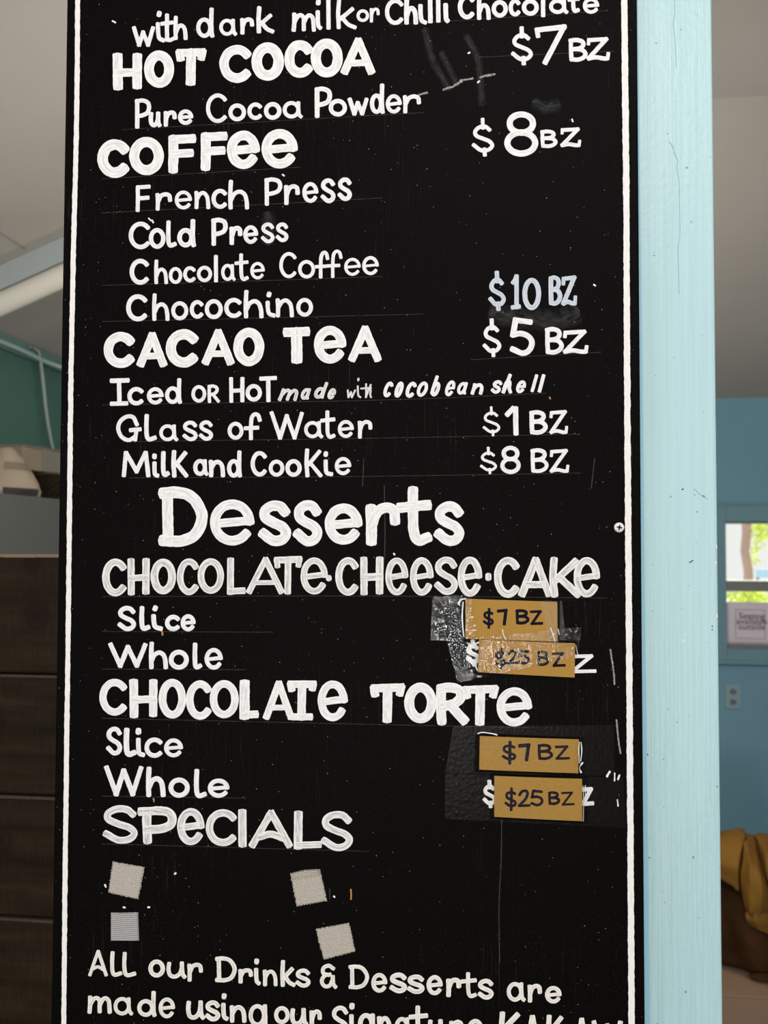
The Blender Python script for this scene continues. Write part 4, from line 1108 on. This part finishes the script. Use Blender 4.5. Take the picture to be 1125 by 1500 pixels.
# Phillips screw
scr = empty('screw', 'small white cross head screw beside the right border line of the board', 'screw')
pc = B(906.8, 772.6); scr.location = pc
rad = 7.2 / 1250 * 0.714
bm = bmesh.new()
prof_ = [(rad, 0.0), (rad * 0.97, 0.0007), (rad * 0.75, 0.0016), (rad * 0.4, 0.0021), (0.0001, 0.0023)]
rows = [[bm.verts.new((r * math.cos(k * math.pi / 16), -h, r * math.sin(k * math.pi / 16))) for k in range(32)] for r, h in prof_]
for r0_, r1_ in zip(rows, rows[1:]):
    for k in range(32): bm.faces.new((r0_[k], r0_[(k + 1) % 32], r1_[(k + 1) % 32], r1_[k]))
bm.faces.new(rows[-1]); bm.faces.new(rows[0][::-1])
bmesh.ops.recalc_face_normals(bm, faces=bm.faces)
obj('screw_head', bm, mat('white_screw_paint', (0.85, 0.81, 0.76), 0.35, 0.5), scr, smooth=True)
bm = bmesh.new()
for an in (10, 100):
    b2 = new_box(-rad * 0.52, rad * 0.52, -0.00245, -0.0008, -rad * 0.15, rad * 0.15)
    bmesh.ops.rotate(b2, verts=b2.verts, matrix=Matrix.Rotation(R(an), 3, 'Y'))
    me = bpy.data.meshes.new('tmp'); b2.to_mesh(me); b2.free(); bm.from_mesh(me); bpy.data.meshes.remove(me)
obj('cross_recess', bm, M_CHIP, scr)

# ------------------------------------------------------------------ hook-and-loop squares
def quad(q4, n_, fn):
    bm = bmesh.new(); V = []
    for j in range(n_ + 1):
        row = []
        for i in range(n_ + 1):
            u, v = i / n_, j / n_
            a = Vector(q4[0]).lerp(Vector(q4[1]), u); b = Vector(q4[3]).lerp(Vector(q4[2]), u)
            row.append(bm.verts.new(fn(a.lerp(b, v), u, v)))
        V.append(row)
    for j in range(n_):
        for i in range(n_): bm.faces.new((V[j][i], V[j][i + 1], V[j + 1][i + 1], V[j + 1][i]))
    return bm
M_FUZZ = mat('fuzzy_loop_cloth', (0.44, 0.39, 0.33), 0.95, 0.1); n = N(M_FUZZ)
nz = n.noise(1400.0, (1, 1, 1), 4, 0.7)
n.l(n.mix(n.ramp(nz, [(0.3, 0.0), (0.7, 1.0)]), (0.33, 0.285, 0.235), (0.60, 0.545, 0.475)), n.b.inputs['Base Color'])
n.bump(n.noise(900.0, (1, 1, 1), 3), 0.9, 0.0012)
M_HOOK = mat('grey_hook_cloth', (0.36, 0.34, 0.33), 0.8, 0.2); n = N(M_HOOK)
wv = n.n('TexWave', wave_type='BANDS', bands_direction='Z'); wv.inputs['Scale'].default_value = 190; wv.inputs['Distortion'].default_value = 1.0
n.l(n.coords((1, 1, 1)), wv.inputs['Vector'])
nx = n.noise(1.0, (2600, 100, 500), 2)
ff = n.math('ADD', n.math('MULTIPLY', wv.outputs[0], 0.55), n.math('MULTIPLY', nx, 0.5))
n.l(n.mix(n.ramp(ff, [(0.25, 0.0), (0.85, 1.0)]), (0.22, 0.205, 0.20), (0.52, 0.49, 0.475)), n.b.inputs['Base Color'])
n.bump(ff, 0.6, 0.0008)
M_STRAY = mat('stray_fibre', (0.55, 0.50, 0.43), 0.9)
vq = [('p', [(207, 68), (460, 113), (410, 368), (170, 315)], 'fuzzy beige hook and loop square tilted clockwise, upper left of the four', 1),
      ('p', [(187, 485), (410, 485), (417, 715), (187, 715)], 'ribbed grey hook and loop square hanging straight, lower left of the four', 0),
      ('q', [(148, 163), (385, 130), (443, 383), (200, 428)], 'fuzzy beige hook and loop square with a curled top, upper right of the four', 1),
      ('q', [(360, 622), (625, 572), (675, 800), (420, 865)], 'fuzzy beige hook and loop square just above the word Desserts in the bottom note', 1)]
Z['p'] = (130, 1250, 5.625); Z['q'] = (400, 1250, 5.625)
for idx, (zk, q4, lab, fuzzy) in enumerate(vq):
    ox, oy, s = Z[zk]
    Q4 = [(ox + a / s, oy + b / s) for a, b in q4]
    cpx = sum(a for a, b in Q4) / 4, sum(b for a, b in Q4) / 4
    ce = B(*cpx)
    root = empty('fastener_square', lab.replace('hook and loop', 'hook-and-loop'), 'fastener', 'fastener squares on the board')
    root.location = ce
    def fn(p, u, v, idx=idx, fuzzy=fuzzy):
        e = min(u, 1 - u, v, 1 - v)
        dx = dy = 0
        if e < 0.001:
            dx, dy = (1.3 if fuzzy else 0.35) * noise.noise(Vector((p.x * 0.9, p.y * 0.9, idx))), (1.3 if fuzzy else 0.35) * noise.noise(Vector((p.x * 0.9, p.y * 0.9, idx + 5)))
        if idx == 2 and v < 0.06: dy -= 2.0 * math.sin(u * math.pi)
        q_ = B(p.x + dx, p.y + dy)
        lift = 0.0021 + (0.0003 * noise.noise(Vector((p.x * 0.5, p.y * 0.5, idx * 3))) if fuzzy else 0)
        if e < 0.001: lift *= 0.55
        if idx == 2: lift += 0.0022 * max(0, 0.2 - v) / 0.2
        return Vector((q_.x, -lift, q_.z)) - ce
    bm = quad(Q4, 36, fn)
    bmesh.ops.recalc_face_normals(bm, faces=bm.faces)
    # skirt down to the board
    be = [e_ for e_ in bm.edges if e_.is_boundary]
    ex = bmesh.ops.extrude_edge_only(bm, edges=be)
    for v in ex['geom']:
        if isinstance(v, bmesh.types.BMVert): v.co.y = -0.0002
    bmesh.ops.recalc_face_normals(bm, faces=bm.faces)
    obj('pile_face' if fuzzy else 'hook_face', bm, M_FUZZ if fuzzy else M_HOOK, root)
    if fuzzy:
        bm = bmesh.new(); rg = random.Random(idx)
        for _ in range(260):
            u, v = rg.random(), rg.random()
            sd_ = rg.randrange(4)
            if sd_ == 0: u = 0.0
            elif sd_ == 1: u = 1.0
            elif sd_ == 2: v = 0.0
            else: v = 1.0
            a = Vector(Q4[0]).lerp(Vector(Q4[1]), u); b = Vector(Q4[3]).lerp(Vector(Q4[2]), u); p = a.lerp(b, v)
            dirn = (p - Vector(cpx)).normalized()
            dirn = Vector((dirn.x + rg.uniform(-.8, .8), dirn.y + rg.uniform(-.8, .8)))
            p0_ = p - dirn * 1.0; p1_ = p + dirn * rg.uniform(0.3, 1.2)
            A3 = B(p0_.x, p0_.y) + Vector((0, -0.0017, 0)) - ce; B3 = B(p1_.x, p1_.y) + Vector((0, -0.0012, 0)) - ce
            tube(bm, [A3, (A3 + B3) / 2 + Vector((0, -0.0003, 0)), B3], 0.00014, 4)
        o_ = obj('edge_fibres', bm, M_STRAY, root); o_['kind'] = 'stuff'

# ------------------------------------------------------------------ cardboard price cards
M_KRAFT = mat('kraft_card', (0.36, 0.205, 0.06), 0.75, 0.2); n = N(M_KRAFT)
n.l(n.mix(n.ramp(n.noise(700.0, (1, 1, 1), 3, 0.7), [(0.3, 0.0), (0.75, 1.0)]), (0.34, 0.18, 0.030), (0.41, 0.23, 0.050)), n.b.inputs['Base Color'])
n.bump(n.noise(500.0), 0.12, 0.0004)
cards = [
 ('m', [(348, 38), (1102, 64), (1105, 390), (348, 366)], '$7 card under the word CAKe, upper one of the cheese cake pair', '$7 BZ', 0.0030),
 ('x', [(701.8, 936.2), (841.7, 941.8), (841.0, 991.4), (700.0, 983.6)], '$25 card beside Whole below the cheese cake heading', '$25 BZ', 0.0042),
 ('o', [(80, 78), (983, 108), (978, 415), (75, 382)], '$7 card under the word TORTe, upper one of the torte pair', '$7 BZ', 0.0030),
 ('o', [(212, 440), (1013, 467), (1015, 850), (212, 810)], '$25 card beside Whole below the torte heading', '$25 BZ', 0.0036)]
inks = [('m', 25, '$| 490 112 580 285;7- 605 120 697 258 29;B 757 122 875 250 28;Z 875 130 988 255 26'),
        ('m', 25, '$| 583 437 683 622;2 685 455 785 578;5 778 452 875 577;B 935 460 1037 587 25;Z 1055 472 1172 597 25'),
        ('o', 30, '$| 280 118 410 335;7- 428 140 545 308 38;B 605 145 750 295;Z 763 160 905 293 26'),
        ('o', 28, '$| 305 540 415 760;2 425 562 545 722;5 540 560 662 715;B 700 575 815 703;Z 820 580 945 708 22')]
card_quads = []
for (zk, q4, lab, txt, lift0), ink in zip(cards, inks):
    ox, oy, s = Z[zk]
    Q4 = [(ox + a / s, oy + b / s) for a, b in q4]
    card_quads.append((Q4, lift0))
    cpx = sum(a for a, b in Q4) / 4, sum(b for a, b in Q4) / 4
    ce = B(*cpx)
    root = empty('price_card', 'brown cardboard ' + lab, 'price card', 'cardboard price cards taped to the board')
    root.location = Vector((ce.x, 0, ce.z))
    bend = lambda u, v: 0.0006 * math.sin(u * math.pi) + 0.0004 * (v - 0.5)
    bm = quad(Q4, 14, lambda p, u, v: Vector((B(p.x, p.y).x, -lift0 + 0.0006 - bend(u, v), B(p.x, p.y).z)) - root.location)
    bmesh.ops.recalc_face_normals(bm, faces=bm.faces)
    # thickness towards the board
    ex = bmesh.ops.extrude_edge_only(bm, edges=[e_ for e_ in bm.edges if e_.is_boundary])
    for v in ex['geom']:
        if isinstance(v, bmesh.types.BMVert): v.co.y += 0.0012
    obj('card', bm, M_KRAFT, root)
    bm = bmesh.new(); uvl = bm.loops.layers.uv.new('stroke')
    zx = Z[ink[0]]
    u_axis = Vector(Q4[1]) - Vector(Q4[0])
    tot = u_axis.length
    def to3(p, Q4=Q4, lift0=lift0):
        u = max(0, min(1, (p.x - Q4[0][0]) / (Q4[1][0] - Q4[0][0]))); v = max(0, min(1, (p.y - Q4[0][1]) / (Q4[3][1] - Q4[0][1])))
        b3 = B(p.x, p.y)
        return Vector((b3.x, -lift0 + 0.0006 - (0.0006 * math.sin(u * math.pi) + 0.0004 * (v - 0.5)) + 0.00010, b3.z))
    for tok in ink[2].split(';'):
        a = tok.split(); vv = [float(q_) for q_ in a[1:]]; wd = vv[4] if len(vv) > 4 else ink[1]
        glyph(bm, uvl, a[0], zx[0] + vv[0] / zx[2], zx[1] + vv[1] / zx[2], zx[0] + vv[2] / zx[2], zx[1] + vv[3] / zx[2], wd / zx[2], 0.0, org=root.location, to3=to3)
    o_ = obj('marker_lettering', bm, M_INK, root); o_['label'] = 'dark blue marker lettering reading ' + txt

# ------------------------------------------------------------------ clear tape over the cards
def tape_material(name, refl, rough, scale, strength, dist, tint=0.94):
    m = bpy.data.materials.new(name); m.use_nodes = True; t_ = m.node_tree; t_.nodes.clear()
    o_ = t_.nodes.new('ShaderNodeOutputMaterial'); tr = t_.nodes.new('ShaderNodeBsdfTransparent'); gl = t_.nodes.new('ShaderNodeBsdfGlossy'); mx = t_.nodes.new('ShaderNodeMixShader')
    tr.inputs[0].default_value = (tint, tint, tint, 1); gl.inputs['Roughness'].default_value = rough; mx.inputs[0].default_value = refl
    ns = t_.nodes.new('ShaderNodeTexNoise'); ns.inputs['Scale'].default_value = scale; ns.inputs['Detail'].default_value = 2.5
    tc = t_.nodes.new('ShaderNodeTexCoord'); t_.links.new(tc.outputs['Object'], ns.inputs['Vector'])
    bp = t_.nodes.new('ShaderNodeBump'); bp.inputs['Strength'].default_value = strength; bp.inputs['Distance'].default_value = dist
    t_.links.new(ns.outputs[0], bp.inputs['Height']); t_.links.new(bp.outputs[0], gl.inputs['Normal'])
    t_.links.new(tr.outputs[0], mx.inputs[1]); t_.links.new(gl.outputs[0], mx.inputs[2]); t_.links.new(mx.outputs[0], o_.inputs[0])
    return m
M_TAPE_W = tape_material('wrinkled_clear_tape', 0.034, 0.03, 330, 1.0, 0.0006)
M_TAPE = tape_material('clear_tape', 0.005, 0.3, 330, 0.4, 0.0006)
M_TAPE_H = tape_material('hazy_clear_tape', 0.035, 0.4, 200, 0.3, 0.001)
def inside(p, Q4, grow=0.0):
    mn = 1e9
    for i in range(4):
        a, b = Vector(Q4[i]), Vector(Q4[(i + 1) % 4]); e_ = b - a
        mn = min(mn, (e_.x * (p.y - a.y) - e_.y * (p.x - a.x)) / e_.length)
    return mn                                      # > 0 inside, pixels from the nearest edge
M_GLINT = paint('painted_tape_glint', (0.9, 0.9, 0.9), (0.6, 0.6, 0.6))  # white strokes painted in for reflections where the tape lifts
glints = [
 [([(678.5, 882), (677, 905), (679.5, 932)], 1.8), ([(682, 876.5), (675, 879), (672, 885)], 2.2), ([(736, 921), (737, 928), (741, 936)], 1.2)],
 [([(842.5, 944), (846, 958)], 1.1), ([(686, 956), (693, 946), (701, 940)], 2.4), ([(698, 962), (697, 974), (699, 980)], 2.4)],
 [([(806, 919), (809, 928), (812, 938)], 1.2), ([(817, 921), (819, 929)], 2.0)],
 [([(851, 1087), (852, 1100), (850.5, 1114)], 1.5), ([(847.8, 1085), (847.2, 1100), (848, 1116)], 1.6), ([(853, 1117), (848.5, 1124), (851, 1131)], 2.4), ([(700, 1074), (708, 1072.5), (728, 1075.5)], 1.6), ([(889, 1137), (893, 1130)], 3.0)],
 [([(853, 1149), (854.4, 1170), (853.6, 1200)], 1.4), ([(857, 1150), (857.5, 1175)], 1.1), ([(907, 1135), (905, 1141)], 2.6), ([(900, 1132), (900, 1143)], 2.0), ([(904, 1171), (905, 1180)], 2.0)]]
tapes = [([(633, 874), (690, 871), (700, 940), (631, 938)], M_TAPE_W, 'wrinkled clear tape at the left end of the upper cheese cake card', 0.0001),
         ([(654, 938), (852, 918), (846, 960), (670, 1000)], M_TAPE_W, 'slanting wrinkled clear tape across the lower cheese cake card', 0.0004),
         ([(790, 878), (823, 880), (829, 941), (806, 941)], M_TAPE_H, 'short clear tape at the right end of the upper cheese cake card', 0.0001),
         ([(664, 1063), (899, 1062), (900, 1136), (652, 1132)], M_TAPE, 'wide clear tape across the upper torte card', 0.0001),
         ([(652, 1133), (913, 1139), (917, 1212), (652, 1199)], M_TAPE, 'wide clear tape across the lower torte card', 0.0003)]
for i_, (Q4, m, lab, ex_) in enumerate(tapes):
    cpx = sum(a for a, b in Q4) / 4, sum(b for a, b in Q4) / 4
    ce = B(*cpx); ce.y = 0
    def fn(p, u, v, ce=ce, i_=i_, ex_=ex_, m=m):
        lift = 0.0005
        for cq, l0 in card_quads:
            k_ = inside(p, cq)
            f_ = max(0.0, min(1.0, (k_ + 4.0) / 4.0))
            f_ = f_ * f_ * (3 - 2 * f_)
            lift = max(lift, 0.0005 + f_ * (l0 + 0.0010 - 0.0005))
        wr = 0.0004 if m is M_TAPE_W else 0.00015
        lift += ex_ + wr * (0.5 + 0.5 * noise.noise(Vector((p.x * 0.16, p.y * 0.16, i_))))
        b3 = B(p.x, p.y)
        return Vector((b3.x, -lift, b3.z)) - ce
    bm = quad(Q4, 70, fn)
    bmesh.ops.recalc_face_normals(bm, faces=bm.faces)
    o_ = tag(obj('adhesive_tape', bm, m, smooth=True), lab, 'tape', 'clear tape holding the price cards')
    o_.location = ce
    for P_, w_ in glints[i_]:
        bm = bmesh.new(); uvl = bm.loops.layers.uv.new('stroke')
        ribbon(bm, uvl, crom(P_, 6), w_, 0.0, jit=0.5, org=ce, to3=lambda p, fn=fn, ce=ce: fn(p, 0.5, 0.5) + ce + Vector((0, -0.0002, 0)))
        c_ = obj('painted_glint', bm, M_GLINT, o_); c_['label'] = 'white painted glint on the tape'

# ------------------------------------------------------------------ wear on the post
def post_marks(name, P, w_, m, label):
    if len(P) > 1:
        return [post_marks(name, [p], w_, m, label) for p in P]
    bm = bmesh.new(); uvl = bm.loops.layers.uv.new('stroke')
    for pl in P:
        ribbon(bm, uvl, crom(pl, 6), w_, 0.0, plane_y=YPo - 0.0001, jit=0.5, org=post.location)
    o = obj(name, bm, m, post); o['label'] = label
    return o
post_marks('paint_crack', [[(987, -10), (988.5, 18), (986.5, 34), (989, 60), (990, 78), (990.5, 100)], [(980, 207), (986, 216), (988, 224), (993, 237), (992, 244), (995, 270), (995.5, 300), (996, 345), (993.5, 365), (995, 430)],
                           [(1017, 716), (1028, 726), (1037, 731)]], 0.8, M_CRACK, 'fine crack in the blue paint')
post_marks('paint_chip', [[(1010, 824), (1013, 822.5), (1015, 821)], [(999, 717), (1001, 716.5)], [(1043, 917), (1044, 917.5)], [(1030, 726), (1032, 727)], [(948, 1105), (949, 1106)], [(951, 1256), (951.5, 1257)], [(1043, 922), (1043.6, 922.4)]], 1.4, M_CHIP, 'dark chip in the blue paint')
post_marks('paint_chip', [[(1000, 939), (1003, 939.5)], [(1048, 823), (1049, 825)], [(1003, 929), (1004, 930)], [(1049, 799), (1049.5, 803)], [(1050, 900), (1050.6, 904)], [(992, 146), (993, 147)]], 2.0, M_CHIPW, 'pale chip in the blue paint')
